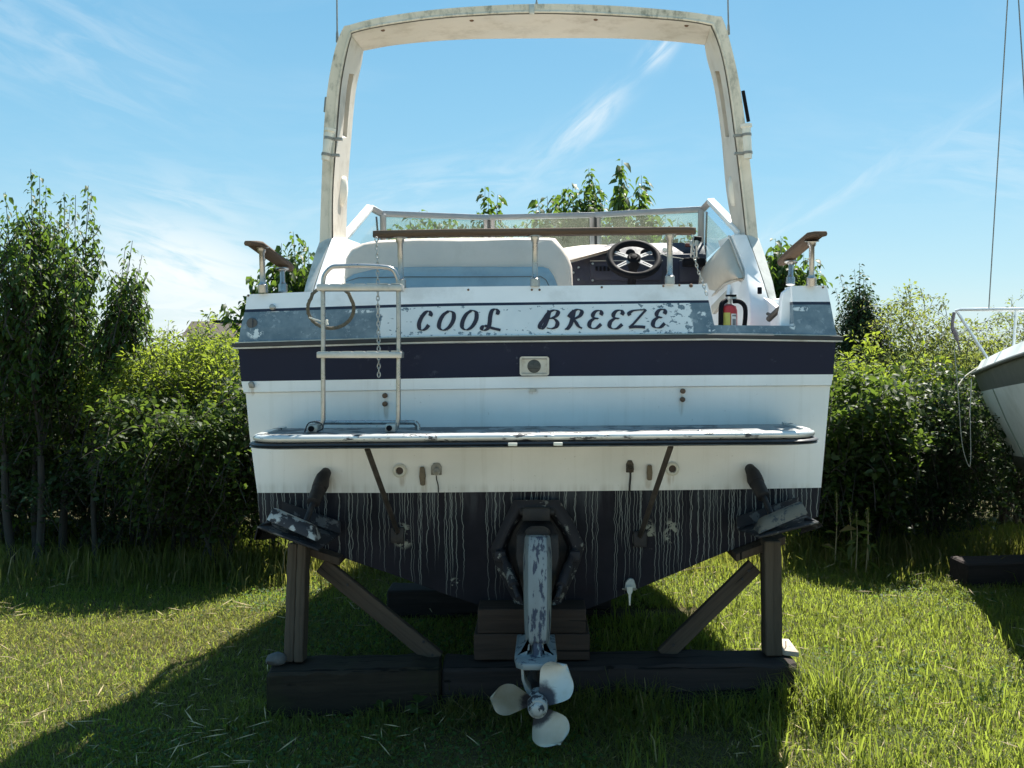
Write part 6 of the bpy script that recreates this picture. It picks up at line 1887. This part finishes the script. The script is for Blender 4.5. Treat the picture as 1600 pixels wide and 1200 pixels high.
tone = np.where(rng.random(len(X)) < .05, .97, tone)
p2 = vnoise(X, Y, 1.1, 21)
dry = (rng.random(len(X)) < (.80 * (1 - right) * np.clip((p2 * .6 + pn * .6) * 1.8 - .55, 0.06, .95) + .16 * right * (pf_ > .5) + .05 + .75 * worn))
keep = rng.random(len(X)) > .55 * worn
X, Y, Hh, Wd, dry, tone = X[keep], Y[keep], Hh[keep], Wd[keep], dry[keep], tone[keep]
blades('grass', X[~dry], Y[~dry], Hh[~dry], Wd[~dry], 'grass', bend=.95, rndv=tone[~dry])
blades('dry_grass', X[dry], Y[dry], Hh[dry] * .9, Wd[dry], 'grass_dry', bend=1.6)
# long blades and tufts
X, Y = scatter(4200, .3, 3.0, 3.3, 6.0, 1.2)
k = ~in_timber(X, Y) & (vnoise(X, Y, 3.1, 9) > .45); X, Y = X[k], Y[k]
blades('tall_grass', X, Y, (.07 + .11 * rng.random(len(X))), .005 + .003 * rng.random(len(X)), 'grass', bend=.7)
# rank growth along the hedge foot
X = np.concatenate([rng.uniform(-5.2, -1.2, 5000), rng.uniform(1.25, 5.2, 9000), rng.uniform(-1.2, 1.3, 7000)]); Y = np.concatenate([rng.normal(6.95, .25, 5000), rng.normal(7.35, .25, 9000), rng.normal(7.6, .4, 7000)])
blades('hedge_foot_grass', X, Y, (.06 + .24 * rng.random(len(X)) ** 2.5), .006 + .004 * rng.random(len(X)), 'grass_dry', bend=.6)
# clover and low weeds in patches over the lawn
X, Y = scatter(60000, -5.0, 5.2, 3.3, 7.6, 1.1)
k = ~in_timber(X, Y) & (vnoise(X, Y, 1.3, 61) * .7 + vnoise(X, Y, 4.0, 62) * .3 > .66); X, Y = X[k], Y[k]
n_ = len(X); a_ = rng.random(n_) * 6.283
co, tris, rnd = leaf_arrays(np.stack([X, Y, .012 + .035 * rng.random(n_)], 1), np.stack([np.cos(a_), np.sin(a_), .35 * rng.random(n_)], 1), rng.uniform(.012, .026, n_), .85, .15, .1, 'small')
raw_mesh('clover', co, tris, rnd, M['clover'])
# dead stems and thatch lying in the turf
X, Y = scatter(3200, -5.0, 5.2, 3.3, 7.6, 1.1)
k = ~in_timber(X, Y) & (vnoise(X, Y, 1.9, 71) > .42); X, Y = X[k], Y[k]
n_ = len(X); a_ = rng.random(n_) * 6.283
co, tris, rnd = leaf_arrays(np.stack([X, Y, .02 + .04 * rng.random(n_)], 1), np.stack([np.cos(a_), np.sin(a_), .5 * rng.random(n_) - .1], 1), rng.uniform(.05, .13, n_), .05, .02, .0, 'small')
raw_mesh('dead_thatch', co, tris, rnd, M['dry_stalk'])
# broad-leaved lawn weeds in the shade by the mossy beam
for lab, px, py, n in (('small broad-leaved weed in front of the mossy beam', 598, 1098, 9), ('leafy weed sprig where the two beams meet', 652, 1075, 7), ('broad-leaved weed in front of the right end of the beam', 1188, 1058, 9)):
    g_ = 4.18 if px < 1000 else 4.26
    x_ = (px - CX) * g_ / F; th = thing('lawn_weed', lab, 'weed', (x_, g_, 0))
    Pn = np.array([[x_, g_, .02 + .07 * rng.random()] for _ in range(n)]); D = np.stack([np.array([math.cos(q), math.sin(q), .5]) for q in np.linspace(0, 6.28, n, endpoint=False)])
    co, tris, rnd = leaf_arrays(Pn, D, rng.uniform(.05, .08, n), .5, .25, .12, 'ovate'); raw_mesh('leaves', co, tris, rnd, M['leaf_hedge'], th)
    mb = MB(); mb.tube([Vector((x_, g_, 0)), Vector((x_, g_, .09))], .003, 5); mb.build('stem', M['green_stem'], th)
for o in scene.objects:
    if o.name in ('grass', 'dry_grass', 'tall_grass', 'hedge_foot_grass', 'clover', 'dead_thatch'):
        o['label'] = {'grass': 'sunlit green lawn grass around the boats', 'dry_grass': 'short brownish mown blades in the lawn', 'tall_grass': 'long bright blades in the lawn on the right', 'clover': 'dark clover leaves in low patches among the lawn', 'dead_thatch': 'pale dead stems lying loose in the turf', 'hedge_foot_grass': 'rank dry grass along the foot of the hedge'}[o.name]
        o['category'] = 'grass'
